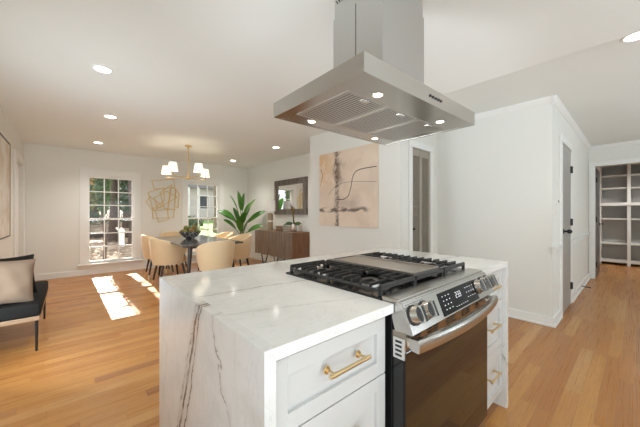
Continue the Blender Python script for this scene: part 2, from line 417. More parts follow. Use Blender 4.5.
# pantry doorway casing and the open grey door
root = thing('door_4', (7.35, .48, 0), 'dark grey door standing open edge-on in the pantry doorway', None, None, 'structure')
m = MB(); x = 7.3
m.box(x-.02, x, DY1, .592, 0, DZ, bev=.004); m.box(x-.02, x, DY0-.09, DY0, 0, DZ, bev=.004); m.box(x-.024, x, DY0-.09, .592, DZ, DZ+.085, bev=.004)
obj('casing', m, trim_m, root)
dp = obj('door_panel', bx(7.43, 8.20, .505, .54, .008, DZ-.015, bev=.003), mat('dark_grey_door_paint', (.13, .128, .125), .4, var=.02), root)
for z in (.25, 1.10, 1.85): obj('hinge', MB().cyl((7.428, .500, z-.05), (7.428, .500, z+.05), .010, seg=10), black_m, dp)
obj('lever_handle', MB().cyl((8.13, .505, 1.0), (8.13, .497, 1.0), .03).cyl((8.13, .50, 1.0), (8.13, .45, 1.0), .01).box(8.01, 8.14, .442, .458, .99, 1.01, bev=.004), black_m, dp, smooth=True)

# pantry shelving
root = thing('pantry_shelving', (9.8, -.3, 0), 'white built-in pantry shelves with grey backs, seen through the hallway doorway', 'shelving')
ys = [.60, .115, -.37, -.855, -1.34]
obj('back_panel', bx(9.985, 10.015, -1.36, .62, 0, 2.40), shelfback_m, root)
for y in ys: obj('divider', bx(9.60, 9.985, y-.028, y+.028, 0, 2.40), trim_m, root)
for z in (2.10, 1.80): obj('shelf', bx(9.64, 9.985, -1.34, .6, z, z+.025), trim_m, root)
obj('counter_shelf', bx(9.57, 9.985, -1.36, .63, 1.40, 1.47), trim_m, root)
for z in (1.07, .485): obj('shelf', bx(9.64, 9.985, -1.34, .6, z, z+.03), trim_m, root)
obj('base_shelf', bx(9.62, 9.985, -1.34, .6, .06, .11), trim_m, root)
obj('top_rail', bx(9.60, 9.985, -1.36, .62, 2.36, 2.42), trim_m, root)

# baseboards, chair rails, crown
def skirt(mb, x0, x1, y0, y1):
    mb.box(x0, x1, y0, y1, 0, .095); return mb
struct('baseboard_north', bx(XW, 3.7, YN-.016, YN, 0, .11, bev=.004), trim_m)
m = MB(); m.box(XW, XW+.016, .1, 6.0, 0, .11, bev=.004); struct('baseboard_west', m, trim_m)
struct('baseboard_dining', bx(3.684, 3.7, 3.56, 7.184, 0, .11, bev=.004), trim_m)
m = MB(); m.box(2.924, 2.94, 1.87, 3.56, 0, .11, bev=.004); struct('baseboard_art', m, trim_m)
m = MB(); m.box(3.06, 3.12, 1.854, 1.87, 0, .11); m.box(3.74, 3.87, 1.854, 1.87, 0, .11); struct('baseboard_closet', m, trim_m)
m = MB(); m.box(3.852, 3.87, .586, 1.854, 0, .10, bev=.005); m.box(3.838, 3.852, .572, 1.854, 0, .022, bev=.005); struct('baseboard_kitchen', m, trim_m)
m = MB(); m.box(3.852, 4.295, .582, .60, 0, .10, bev=.005); m.box(5.105, 7.28, .582, .60, 0, .10, bev=.005)
m.box(3.838, 4.295, .568, .582, 0, .022, bev=.005); m.box(5.105, 7.28, .568, .582, 0, .022, bev=.005); struct('baseboard_hall', m, trim_m)
m = MB(); m.box(7.284, 7.3, .592, .582, 0, .1); struct('baseboard_hall_end', m, trim_m)
m = MB()
for x0, x1 in ((3.84, 4.295), (5.105, 7.3)): m.box(x0, x1, .570, .60, .84, .86, bev=.004); m.box(x0+.008, x1, .584, .60, .80, .84, bev=.003)
struct('trim_1', m, trim_m)
def crown(name, p, q, inward):
    iv = Vector(inward); p, q = Vector(p), Vector(q)
    pr = [(0, 0), (0, -.058), (.008, -.058), (.018, -.044), (.036, -.018), (.042, -.008), (.042, 0)]
    poly = [p + iv*a + Vector((0, 0, c)) for a, c in pr]
    return MB().extr(poly, q-p)
m = crown('c', (3.87, .558, H), (3.87, 1.87, H), (-1, 0, 0)); struct('trim_2', m, trim_m)
m = crown('c', (3.828, .60, H), (7.3, .60, H), (0, -1, 0)); struct('trim_4', m, trim_m)
m = crown('c', (7.3, .60, H), (7.3, -3, H), (-1, 0, 0)); struct('trim_5', m, trim_m)

# ------------------------------------------------------------------ kitchen island
IX0, IX1, IY0, IY1, T = .315, 2.062, .537, 1.50, .03
RX0, RX1, RYB = .804, 1.568, 1.165
isl = thing('kitchen_island', (1.19, 1.0, 0), 'white marble waterfall kitchen island with shaker drawers and brass bar pulls', 'kitchen island')
m = MB(); zt = .914
poly = [(IX0+T, IY0), (RX0, IY0), (RX0, RYB), (RX1, RYB), (RX1, IY0), (IX1-T, IY0), (IX1-T, IY1), (IX0+T, IY1)]
m.extr([(x, y, zt-T) for x, y in poly], (0, 0, T))
obj('countertop', m, top_m, isl)
obj('waterfall_panel', bx(IX0, IX0+T, IY0, IY1, 0, zt), side_m, isl)
obj('waterfall_panel', bx(IX1-T, IX1, IY0, IY1, 0, zt), side_m, isl)
CY = .580
m = MB(); m.box(IX0+T, RX0-.012, CY, IY1-.02, .10, zt-T); m.box(IX0+T, RX0-.012, CY+.06, IY1-.02, 0, .10)
m.box(RX1+.012, IX1-T, CY, IY1-.02, .10, zt-T); m.box(RX1+.012, IX1-T, CY+.06, IY1-.02, 0, .10)
m.box(RX0-.012, RX1+.012, RYB+.03, IY1-.02, 0, zt-T)
obj('cabinet_body', m, cab_m, isl)
def shaker(x0, x1, z0, z1, fr=.045, flat=False):
    m = MB(); y = CY-.020
    if flat: m.box(x0, x1, y, CY, z0, z1, bev=.002); return m
    m.box(x0, x1, y+.011, CY, z0, z1)
    m.box(x0, x0+fr, y, CY-.002, z0, z1, bev=.0015); m.box(x1-fr, x1, y, CY-.002, z0, z1, bev=.0015)
    m.box(x0+fr, x1-fr, y, CY-.002, z0, z0+fr, bev=.0008); m.box(x0+fr, x1-fr, y, CY-.002, z1-fr, z1, bev=.0008)
    return m
def pull(xc, z, L, par):
    m = MB(); y = CY-.020
    m.cyl((xc-L/2, y-.034, z), (xc+L/2, y-.034, z), .0058, seg=16)
    for s in (-1, 1):
        px = xc+s*(L/2-.018); m.cyl((px, y, z), (px, y-.034, z), .0048, seg=14); m.cyl((px, y, z), (px, y-.004, z), .011, seg=18)
        m.cyl((px-.006, y-.034, z), (px+.006, y-.034, z), .0072, seg=16)
    o = obj('bar_handle', m, gold_m, par, smooth=True)
xa, xb = IX0+T+.004, RX0-.014
d = obj('drawer', shaker(xa, xb, .684, .868), cab_m, isl); pull(.585, .790, .165, d)
d = obj('drawer', shaker(xa, xb, .395, .680), cab_m, isl); pull(.585, .56, .165, d)
d = obj('drawer', shaker(xa, xb, .105, .391), cab_m, isl); pull(.585, .27, .165, d)
xa, xb = RX1+.016, IX1-T-.004
for z0, z1, hz in ((.684, .868, .79), (.400, .680, .565), (.105, .396, .285)):
    d = obj('drawer', shaker(xa, xb, z0, z1), cab_m, isl); pull((xa+xb)/2, hz, .165, d)

# ------------------------------------------------------------------ range
rg = thing('gas_range', ((RX0+RX1)/2, .84, 0), 'stainless steel slide-in gas range with black grates set in the island', 'stove')
a0, a1 = RX0+.004, RX1-.004
m = MB(); m.box(a0, a1, .545, RYB-.01, .09, .905); m.box(a0+.03, a1-.03, .60, RYB-.03, 0, .09)
obj('body', m, enamel_m, rg)
# cooktop pan with raised rim
m = MB(); m.box(a0-.004, a1+.004, .585, RYB, .906, .922, bev=.003)
obj('cooktop', m, enamel_m, rg)
m = MB(); m.box(a0, a1, .520, .590, .905, .930, bev=.004)
obj('front_trim', m, steelr_m, rg)
# burners
for bxx, byy, r in ((.925, .73, .045), (.925, 1.01, .035), (1.447, .73, .05), (1.447, 1.01, .035), (1.186, .75, .035), (1.186, .99, .035)):
    br = obj('burner', MB().cyl((bxx, byy, .922), (bxx, byy, .934), r*1.05, r, seg=24), silver_m, rg, smooth=True)
    obj('burner_cap', MB().lathe([(0, .944), (r*.8, .944), (r*.9, .940), (r*.9, .934), (0, .934)], (bxx, byy, 0), 24), grate_m, br, smooth=True)
# grates
def grate(x0, x1, y0, y1):
    m = MB(); zt = .960; ym = (y0+y1)/2; xc = (x0+x1)/2
    for x in (x0+.004, x1-.004): m.beam((x, y0+.006, .940), (x, y1-.006, .940), .010, .010, bev=.002)     # low side rails
    for y in (y0, ym, y1): m.beam((x0, y, zt-.009), (x1, y, zt-.009), .011, .018, bev=.003)
    for yc in ((y0+ym)/2, (ym+y1)/2):
        for k in (-1, 1):
            xe = x0-.002 if k < 0 else x1+.002
            for dy in (-.090, -.045, 0, .045, .090):
                L = .060 if dy == 0 else (.078 if abs(dy) < .06 else .105)
                m.beam((xe, yc+dy, zt-.006), (xe-k*L, yc+dy, zt-.004), .0085, .012, bev=.002)
                m.beam((xe-k*.006, yc+dy, .938), (xe-k*.006, yc+dy, zt-.008), .008, .008)
        for q in (-1, 1):
            m.beam((xc, yc+q*.125, zt-.007), (xc, yc+q*.042, zt-.005), .0085, .012, bev=.002)
            for k in (-1, 1): m.beam((xc+k*.060, yc+q*.068, zt-.0065), (xc+k*.030, yc+q*.034, zt-.0055), .008, .011, bev=.002)
    for x in (x0+.006, x1-.006):
        for y in (y0+.001, ym, y1-.001): m.beam((x, y, .921), (x, y, zt-.012), .012, .012)
    return m
obj('grate', grate(a0+.012, 1.052, .605, RYB-.020), grate_m, rg)
obj('grate', grate(1.320, a1-.012, .605, RYB-.020), grate_m, rg)
m = MB(); x0, x1 = 1.062, 1.310
for x in (x0, x1): m.beam((x, .605, .949), (x, RYB-.02, .949), .012, .018, bev=.003)
for y in (.605, RYB-.02): m.beam((x0, y, .949), (x1, y, .949), .012, .018, bev=.003)
for x in (x0+.005, x1-.005):
    for y in (.612, RYB-.027): m.beam((x, y, .921), (x, y, .944), .014, .014)
gc = obj('grate', m, grate_m, rg)
m = MB(); m.box(x0+.010, x1-.010, .618, RYB-.032, .948, .957, bev=.003)
m.box(x0+.010, x1-.010, .618, .626, .955, .966, bev=.002); m.box(x0+.01, x0+.018, .618, RYB-.032, .955, .966, bev=.002); m.box(x1-.018, x1-.01, .618, RYB-.032, .955, .966, bev=.002)
obj('griddle', m, griddle_m, rg)
# sloping control panel
P0, P1 = Vector((0, .508, .918)), Vector((0, .468, .826))
pn = Vector((0, (P1-P0).z, -(P1-P0).y)).normalized(); pn = pn if pn.y < 0 else -pn
pd = (P1-P0).normalized()
def pp(x, t, off=0):  # x across, t down 0..1
    v = P0 + (P1-P0)*t + pn*off; return Vector((x, v.y, v.z))
m = MB(); m.extr([(a0, .508, .922), (a0, .468, .826), (a0, .535, .822), (a0, .560, .905), (a0, .545, .925)], (a1-a0, 0, 0), bev=.003)
cp = obj('control_panel', m, steelr_m, rg)
def slab(x0, x1, t0, t1, o0, o1):
    m = MB(); q = [pp(x0, t0, o0), pp(x1, t0, o0), pp(x1, t1, o0), pp(x0, t1, o0)]; m.extr(q, pn*(o1-o0)); return m
obj('display', slab(1.035, 1.378, .10, .93, -.001, .0025), mat('black_glass', (.004, .004, .005), .10, spec=.2), cp)
leg_mat = emis('display_digits', (.75, .85, 1), .25)
m = MB()
def mark(x, t, w=.009, h=.04): 
    q = [pp(x-w/2, t-h/2, .0028), pp(x+w/2, t-h/2, .0028), pp(x+w/2, t+h/2, .0028), pp(x-w/2, t+h/2, .0028)]; m.extr(q, pn*.0004)
for i in range(3):
    for j in range(4): mark(1.065+i*.026, .26+j*.16, .006, .035)
for i in range(4):
    for j in range(3): mark(1.278+i*.024, .28+j*.19, .007, .025)
for i in range(6): mark(1.15+i*.021, .80, .008, .02)
for k, x in enumerate((1.178, 1.196, 1.214)):       # clock digits
    for t in (.30, .40, .50): mark(x, t, .010, .018)
    mark(x+.005, .35, .0025, .10); mark(x+.005 if k else x-.005, .45, .0025, .10)
obj('display_marks', m, leg_mat, cp)
m = MB()
for i in range(8): mark(.825+i*.0145, .07, .003, .03)
obj('knob_marks', m, black_m, cp)
# knobs
def knob(x, lab=None):
    m = MB(); t = .44; c = pp(x, t)
    m.cyl(c, c+pn*.006, .033, .033, seg=28); k = obj('knob', m, black_m, cp, smooth=True)
    m = MB(); m.cyl(c+pn*.006, c+pn*.030, .030, .0265, seg=28)
    m.beam(c+pn*.030, c+pn*.042, .014, .054, bev=.002, up=pd)
    obj('knob_grip', m, silver_m, k, smooth=True)
    obj('knob_face', MB().cyl(c+pn*.0301, c+pn*.0312, .0245, seg=28), enamel_m, k)
    m = MB(); g = c + pn*.0422; m.beam(g, g+pn*.001, .012, .050, up=pd); obj('knob_inlay', m, black_m, k)
for x in (.850, .925, 1.400, 1.469, 1.538): knob(x)
# vent strip under the panel
m = MB(); m.box(a0+.002, a1-.002, .494, .545, .768, .826)
vs = obj('vent_strip', m, mat('bronze_steel', (.36, .30, .24), .25, 1), rg)
m = MB()
for gx in (.885, .968, 1.012, 1.118, 1.162, 1.268, 1.312, 1.418):
    for k in range(4): m.box(gx-.017, gx+.017, .4925, .496, .778+k*.011, .783+k*.011)
obj('vent_slots', m, black_m, vs)
# side bracket plates by the handle
# door
m = MB(); m.box(a0+.002, a1-.002, .500, .545, .20, .765, bev=.004)
od = obj('oven_door', m, enamel_m, rg)
n = NT('oven_door_glass'); n.set(Base_Color=(.010, .006, .003), Roughness=.04); n.b.inputs['Specular IOR Level'].default_value = .75; n.b.inputs['IOR'].default_value = 1.5
obj('door_glass', bx(a0+.004, a1-.004, .4955, .502, .205, .762, bev=.002), n.m, od)
for sg, x in ((-1, a0), (1, a1)):
    br = obj('vent_bracket', bx(x+sg*.001, x-sg*.010, .499, .541, .737, .805, bev=.001), mat('pale_satin_steel', (.72, .71, .68), .3, .6), od)
    for k in range(4): obj('bracket_slot', bx(x+sg*.0016, x-sg*.002, .508, .532, .746+k*.0145, .7535+k*.0145), black_m, br)
m = MB(); N = 22; y_e, y_m = .462, .432
sec = [(-.012, -.019), (.010, -.021), (.013, -.014), (.013, .012), (.008, .019), (-.008, .019), (-.013, .012)]
rings = []
for i in range(N+1):
    u = -1+2*i/N; x = 1.186 + u*(.372); y = y_m + (y_e-y_m)*u*u
    rings.append([m.bm.verts.new((x, y-a, .795+b)) for a, b in sec])
for A, B in zip(rings, rings[1:]):
    for j in range(len(sec)): m.bm.faces.new((A[j], A[(j+1) % len(sec)], B[(j+1) % len(sec)], B[j]))
m.bm.faces.new(rings[0][::-1]); m.bm.faces.new(rings[-1])
for x in (a0+.010, a1-.034): m.box(x, x+.024, .466, .498, .777, .812, bev=.003)
bmesh.ops.recalc_face_normals(m.bm, faces=m.bm.faces)
obj('door_handle', m, steelx_m, od, smooth=True)
m = MB(); m.box(a0+.002, a1-.002, .505, .545, .095, .192, bev=.004); obj('storage_drawer', m, steelr_m, rg)

# ------------------------------------------------------------------ range hood (hung a touch out of square, as in the photo)
hc = Vector((1.216, .905, 1.70)); HA = math.radians(-1.6)
hood = thing('range_hood', hc, 'stainless steel island range hood with chimney hanging over the range', 'range hood')
hx, hy, hz = .4575, .30, .072; X0, X1, Y0, Y1 = hc.x-hx, hc.x+hx, hc.y-hy, hc.y+hy; Z0 = hc.z
t = .018
m = MB(); m.box(X0, X1, Y0, Y0+t, Z0, Z0+hz); m.box(X0, X1, Y1-t, Y1, Z0, Z0+hz); m.box(X0, X0+t, Y0+t, Y1-t, Z0, Z0+hz); m.box(X1-t, X1, Y0+t, Y1-t, Z0, Z0+hz)
m.box(X0+t, X1-t, Y0+t, Y1-t, Z0+hz-.004, Z0+hz)
obj('canopy', m, steelx_m, hood)
obj('underside_panel', bx(X0+t, X1-t, Y0+t, Y1-t, Z0+.0012, Z0+.012), steelx_m, hood)
fy0, fy1 = Y0+.140, Y1-.105
for i in range(3):
    fx0 = X0+.065 + i*.266; fx1 = fx0+.252; m = MB()
    za, zb = Z0+.0008, Z0+.0020
    m.box(fx0, fx1, fy0, fy0+.012, za, zb); m.box(fx0, fx1, fy1-.012, fy1, za, zb); m.box(fx0, fx0+.012, fy0+.012, fy1-.012, za, zb); m.box(fx1-.012, fx1, fy0+.012, fy1-.012, za, zb)
    k = 13
    for j in range(k):
        xx = fx0+.012+(fx1-fx0-.024)*(j+.5)/k
        m.box(xx-.0055, xx+.0055, fy0+.012, fy1-.012, za+.0001, zb)
    f = obj('baffle_filter', m, filter_m, hood)
    obj('filter_well', bx(fx0+.012, fx1-.012, fy0+.012, fy1-.012, Z0+.00105, Z0+.0013), mat('dark_steel', (.10, .095, .09), .4, 1), f)
    obj('filter_latch', bx((fx0+fx1)/2-.022, (fx0+fx1)/2+.022, fy0+.014, fy0+.036, Z0-.004, Z0+.001, bev=.002), silver_m, f)
hl = emis('hood_lamp_glow', (1, .93, .80), 7)
for lx, ly in ((X0+.190, Y0+.092), (X1-.205, Y0+.092), (X0+.190, Y1-.072), (X1-.205, Y1-.072)):
    r = obj('light_ring', MB().lathe([(.027, .0011), (.026, -.0008), (.020, -.0010), (.0192, .0010)], (lx, ly, Z0), 24), silver_m, hood, smooth=True)
    obj('bulb', MB().cyl((lx, ly, Z0-.0006), (lx, ly, Z0+.0011), .0185, seg=28), hl, r)
    light('hood_lamp', 'SPOT', (lx, ly, Z0-.006), 3.2, (1, .92, .80), spot_size=math.radians(120), spot_blend=.8, shadow_soft_size=.018, dirv=(0, 0, -1))
m = MB(); m.box(X0+.40, X0+.52, Y0-.0015, Y0, Z0+.026, Z0+.040)
m = MB()
for i in range(5): m.cyl((X0+.44+i*.024, Y0+.001, Z0+.036), (X0+.44+i*.024, Y0-.004, Z0+.036), .0058, seg=12)
obj('buttons', m, black_m, hood)
cxh, cyh = .175, .160
ZS = 2.24
m = MB(); m.box(hc.x-cxh, hc.x+cxh, hc.y-cyh, hc.y+cyh, Z0+hz-.002, ZS); obj('chimney_cover', m, steelz_m, hood)
m = MB(); m.box(hc.x-cxh+.005, hc.x+cxh-.005, hc.y-cyh+.005, hc.y+cyh-.005, ZS-.01, H-.0008)
up = obj('chimney_extension', m, steelz_m, hood)
m = MB(); xx = hc.x-cxh-.0012
m.box(xx, xx+.002, hc.y-.002, hc.y+.0015, Z0+hz, ZS); obj('chimney_seam', m, black_m, hood)
m = MB()
for row in range(3):
    for i in range(6):
        yy = hc.y+.05+i*.016; zz = 2.315+row*.035
        m.beam((hc.x-cxh+.004, yy, zz), (hc.x-cxh+.004, yy+.014, zz+.022), .002, .006)
obj('vent_slots', m, black_m, up)
hood.rotation_euler = (0, 0, HA)

# ------------------------------------------------------------------ ceiling downlights
dl = emis('downlight_glow', (1, .95, .86), 9)
dlabs = ['round recessed ceiling light, largest of the three in the left row', 'round recessed ceiling light, middle of the left row', 'round recessed ceiling light nearest the left dining window',
         'round recessed ceiling light by the far right dining corner', 'round recessed ceiling light in the dining room just left of the hood', 'round recessed ceiling light at the upper right edge above the hallway']
for (x, y), lab in zip(((.208, 3.081), (.387, 4.523), (.364, 6.329), (2.883, 6.355), (2.917, 4.544), (2.99, .002)), dlabs):
    zc = H
    r = thing('recessed_light', (x, y, zc), lab, 'ceiling light', 'recessed ceiling lights')
    obj('trim_ring', MB().lathe([(.078, 0), (.076, -.004), (.060, -.005), (.058, 0)], (x, y, zc), 32), trim_m, r, smooth=True)
    obj('lens', MB().cyl((x, y, zc-.0035), (x, y, zc-.0005), .059, seg=32), dl, r)
    sp = light('downlight', 'SPOT', (x, y, zc-.012), (60 if y > 6 else 48) if y > 4 else (30 if y > 1 else 20), (1, .97, .92), spot_size=math.radians(130), spot_blend=.9, shadow_soft_size=.05, dirv=(0, 0, -1))

pl = thing('recessed_light', (8.7, -.2, H), 'added recessed ceiling light brightening the pantry, fixture unseen', 'ceiling light')  # added fixture, not seen, there to brighten the pantry
obj('trim_ring', MB().lathe([(.078, 0), (.076, -.004), (.060, -.005), (.058, 0)], (8.7, -.2, H), 32), trim_m, pl, smooth=True)
obj('lens', MB().cyl((8.7, -.2, H-.0035), (8.7, -.2, H-.0005), .059, seg=32), dl, pl)
light('downlight', 'SPOT', (8.7, -.2, H-.012), 110, (1, .97, .93), spot_size=math.radians(150), spot_blend=.9, shadow_soft_size=.05, dirv=(0, 0, -1))  # fill spot of the added pantry fixture

# ------------------------------------------------------------------ dining table and what stands on it
tb = thing('dining_table', (1.68, 5.34, 0), 'dark rectangular dining table with splayed tapering legs', 'table')
obj('table_top', MB().box(1.215, 2.145, 4.33, 6.35, .722, .75, bev=.006), table_wood, tb)
obj('apron', bx(1.36, 2.0, 4.56, 6.12, .672, .722, bev=.004), darkwood_m, tb)
for sx in (-1, 1):
    for sy in (-1, 1):
        p = (1.68+sx*.315, 5.34+sy*.83, .722); q = (1.68+sx*.38, 5.34+sy*.90, 0)
        obj('leg', MB().cyl(p, q, .034, .016, seg=16), darkwood_m, tb, smooth=True)
bo = thing('fruit_bowl', (1.66, 5.50, .75), 'dark patterned bowl heaped with green moss balls on the dining table', 'bowl')
n = NT('mottled_bowl'); nz = n.noise(n.objc(), 34, 2); n.set(Base_Color=n.mix(n.ss(nz, .45, .6), (.03, .03, .03), (.35, .33, .30)), Roughness=.3)
obj('bowl', MB().lathe([(0, .0), (.07, 0), (.075, .01), (.13, .045), (.175, .10), (.19, .135), (.183, .135), (.165, .10), (.12, .052), (.05, .02), (0, .018)], (1.66, 5.50, .7505), 36), n.m, bo, smooth=True)
moss = NT('green_moss'); nz = moss.noise(moss.objc(), 26, 4); moss.set(Base_Color=moss.mix(nz, (.09, .11, .025), (.30, .30, .09)), Roughness=.9); moss.bump(nz, .8, .02)
mossb = NT('brown_moss'); nz = mossb.noise(mossb.objc(), 26, 4); mossb.set(Base_Color=mossb.mix(nz, (.12, .07, .02), (.38, .25, .09)), Roughness=.9); mossb.bump(nz, .8, .02)
mb_pos = [(-.10, -.05, .135, 0), (.11, .0, .14, 0), (0, -.09, .15, 1), (.0, .09, .15, 0), (-.06, .03, .20, 0), (.06, -.03, .205, 1), (-.11, .06, .13, 1), (.10, -.08, .13, 0)]
for i, (dx, dy, dz, k) in enumerate(mb_pos):
    tag(obj('moss_ball', MB().ball((1.66+dx, 5.5+dy, .75+dz-.005), .048, 3, jit=.03), (moss.m, mossb.m)[k], smooth=True, loc=(1.66+dx, 5.5+dy, .75+dz-.05)),
        'one of the brown moss balls heaped in the dark bowl on the table' if k else 'one of the green moss balls heaped in the dark bowl on the table', 'decorative ball', 'brown moss balls in the bowl' if k else 'green moss balls in the bowl')

# chairs ------------------------------------------------------------------
def chair():
    r = thing('dining_chair', (0, 0, 0), 'x', 'chair', 'cream dining chairs around the table')
    # shell: U of angles, opening towards +x
    m = MB(); NA = 28; rows = []
    def outer(t, v):   # t angle from back, v 0 bottom..1 top
        a = math.radians(122)*t
        top = .80 - .17*abs(t)**2.2; bot = .36
        z = bot + (top-bot)*v
        fl = 1 + .10*v - .10*(1-v)**2
        rx, ry = .275*fl, .255*fl
        x = -rx*math.cos(a); y = ry*math.sin(a)
        if x > 0: x *= 1.1
        return Vector((x+.01, y, z))
    def wall(t, v, off):
        p = outer(t, v); c = Vector((.01, 0, p.z)); d = (p-c); L = d.length; return c + d*((L-off)/L)
    prof = [(0, .06), (0, .0), (.15, -.002), (.4, -.004), (.7, 0), (.93, .0), (.985, .008), (1.0, .025), (.985, .044), (.93, .052), (.7, .052), (.4, .052), (0.12, .055)]
    for i in range(NA+1):
        t = -1+2*i/NA; rows.append([m.bm.verts.new(wall(t, v, o)) for v, o in prof])
    for A, B in zip(rows, rows[1:]):
        for j in range(len(prof)-1): m.bm.faces.new((A[j], A[j+1], B[j+1], B[j]))
    m.bm.faces.new(rows[0]); m.bm.faces.new(rows[-1][::-1]); bmesh.ops.recalc_face_normals(m.bm, faces=m.bm.faces)
    obj('backrest', m, velvet_m, r, smooth=True)
    m = MB(); m.lathe([(0, .36), (.19, .36), (.225, .375), (.235, .41), (.225, .455), (.20, .472), (0, .478)], (.03, 0, 0), 32, 1.06, 1)
    obj('seat', m, velvet_m, r, smooth=True)
    for sx, sy in ((-1, -1), (-1, 1), (1, -1), (1, 1)):
        p = Vector((.02+sx*.15, sy*.15, .365)); q = Vector((.02+sx*.215, sy*.205, 0)); k = p.lerp(q, .78)
        l = obj('leg', MB().cyl(p, k, .020, .0125, seg=14), darkwood_m, r, smooth=True)
        obj('leg_cap', MB().cyl(k, q, .0127, .010, seg=14), gold_m, l, smooth=True)
    return r
ch0 = chair()
spots = [((1.665, 4.27), 90, 'cream velvet tub chair at the near end of the table, its back to the kitchen'),
         ((1.25, 5.30), 4, 'cream velvet tub chair on the left long side of the table, nearer the island'),
         ((1.27, 6.12), -3, 'cream velvet tub chair on the left long side of the table, nearer the window'),
         ((2.38, 5.08), 180, 'cream velvet tub chair on the right long side of the table, nearer the sideboard'),
         ((2.40, 5.92), 182, 'sunlit cream velvet tub chair on the right long side, nearer the window'),
         ((1.65, 6.56), -90, 'cream velvet tub chair at the far window end of the table')]
for i, ((x, y), a, lab) in enumerate(spots):
    o = ch0 if i == 0 else dup(ch0, (x, y, 0), math.radians(a), lab)
    o.location = (x, y, 0); o.rotation_euler = (0, 0, math.radians(a)); o['label'] = lab; o.scale = (1, 1, 1.025)

# chandelier ------------------------------------------------------------------
cx, cy = 1.63, 5.50
cr = thing('chandelier', (cx, cy, H), 'brass chandelier with four white fabric drum shades over the dining table', 'chandelier')
obj('canopy', MB().lathe([(0, 0), (.062, 0), (.062, -.018), (.05, -.026), (0, -.026)], (cx, cy, H-.0005), 28), gold_m, cr, smooth=True)
obj('rod', MB().cyl((cx, cy, H-.02), (cx, cy, 1.90), .010, seg=12).cyl((cx, cy, H-.06), (cx, cy, H-.02), .017, seg=12).cyl((cx, cy, 1.99), (cx, cy, 1.93), .016, seg=12), gold_m, cr, smooth=True)
obj('hub', MB().lathe([(0, .05), (.022, .045), (.022, .02), (.052, .014), (.056, 0), (.05, -.016), (.02, -.024), (.012, -.05), (0, -.055)], (cx, cy, 1.88), 24), gold_m, cr, smooth=True)
shade_n = NT('lit_lamp_shade'); shade_n.set(Base_Color=(.88, .85, .78), Roughness=.8); shade_n.inp(shade_n.b.inputs['Emission Color'], (1, .90, .72)); shade_n.b.inputs['Emission Strength'].default_value = .75
R2 = math.radians
angs = [YAW-math.pi/2+R2(25+a) for a in (41, 158, 233, 294)]
for a in angs:
    dx, dy = math.cos(a), math.sin(a); R = .40
    pts = [(cx+dx*r, cy+dy*r, z) for r, z in ((.03, 1.88), (.18, 1.872), (.34, 1.868), (.40, 1.872), (R-.002, 1.89), (R, 1.925))]
    arm = obj('arm', MB().tube(pts, .0085, 8), gold_m, cr, smooth=True)
    ex, ey = cx+dx*R, cy+dy*R
    obj('candle_cup', MB().lathe([(0, 0), (.022, .003), (.024, .012), (.012, .014), (.012, .05), (0, .05)], (ex, ey, 1.915), 16), gold_m, arm, smooth=True)
    obj('lamp_shade', MB().lathe([(.084, 0), (.060, .15), (.058, .15), (.082, 0)], (ex, ey, 1.94), 28), shade_n.m, arm, smooth=True)
    light('chandelier_bulb', 'POINT', (ex, ey, 2.02), 1.5, (1, .86, .65), shadow_soft_size=.02)

# gold wall sculpture ------------------------------------------------------------------
def crop2w(u, v):   # traced corner -> point on the north wall
    px, py = 142+u/8.214, 174+v/8.2; k = (px-320)/281
    a, bb = math.cos(YAW)+k*math.sin(YAW), math.sin(YAW)-k*math.cos(YAW); d = (YN-.035)/bb
    return Vector((d*a, YN-.035, 1.215-d*(py-213.4)/281))
ws = thing('wall_sculpture', (1.55, YN-.03, 1.05), 'gold metal wall sculpture of overlapping tilted rectangles between the windows', 'wall art')
rects = [[(82, 55), (262, 40), (272, 108), (104, 122)], [(50, 150), (180, 112), (185, 215), (92, 290)], [(150, 150), (245, 85), (215, 290), (185, 280)],
         [(32, 228), (70, 185), (170, 262), (95, 300)], [(232, 112), (280, 118), (268, 292), (212, 285)], [(275, 125), (308, 160), (298, 275), (272, 262)],
         [(88, 300), (268, 288), (262, 358), (90, 362)], [(108, 300), (210, 290), (218, 372), (138, 394)], [(100, 195), (200, 140), (290, 190), (130, 280)]]
for i, rc in enumerate(rects):
    pts = [crop2w(*p) + Vector((0, .022-.006*(i % 5), 0)) for p in rc]; m = MB()
    for a, b2 in zip(pts, pts[1:]+pts[:1]):
        d = (b2-a).normalized()*.004; m.beam(a-d, b2+d, .014, .006, up=(0, 1, 0))
    obj('rectangle', m, deco_m, ws)
m = MB()
for q in ((104, 120), (268, 292), (92, 292)):
    p = crop2w(*q); m.cyl((p.x, YN-.036, p.z), (p.x, YN-.0005, p.z), .004, seg=8)
obj('standoff', m, deco_m, ws)

# ------------------------------------------------------------------ sideboard
SX, SXB, SY0, SY1 = 3.20, 3.665, 4.452, 5.782
sb = thing('sideboard', (3.45, 5.12, 0), 'walnut sideboard with angled facet doors on black hairpin legs', 'sideboard')
obj('body', MB().box(SX+.03, SXB, SY0, SY1, .318, .84, bev=.004), side_wood, sb)
dw = (SY1-SY0)/4
for i in range(4):
    y0 = SY0+i*dw; y1 = y0+dw-.004
    m = MB(); xo0, xo1 = (SX-.055, SX+.022)
    m.extr([(xo0, y1, .322), (xo1-.004, y0+.002, .322), (SX+.031, y0+.002, .322), (SX+.031, y1, .322)], (0, 0, .515), bev=.002)
    obj('door', m, side_wood2, sb)
m = MB()
for yc in (SY0+.20, SY1-.22):
    for xx in (SX+.08, SXB-.08):
        l = MB().tube([(xx, yc-.12, .32), (xx, yc+.02, .008), (xx, yc+.045, .008), (xx, yc+.16, .32)], .012, 8)
        obj('hairpin_leg', l, black_m, sb, smooth=True)
m.bm.free()
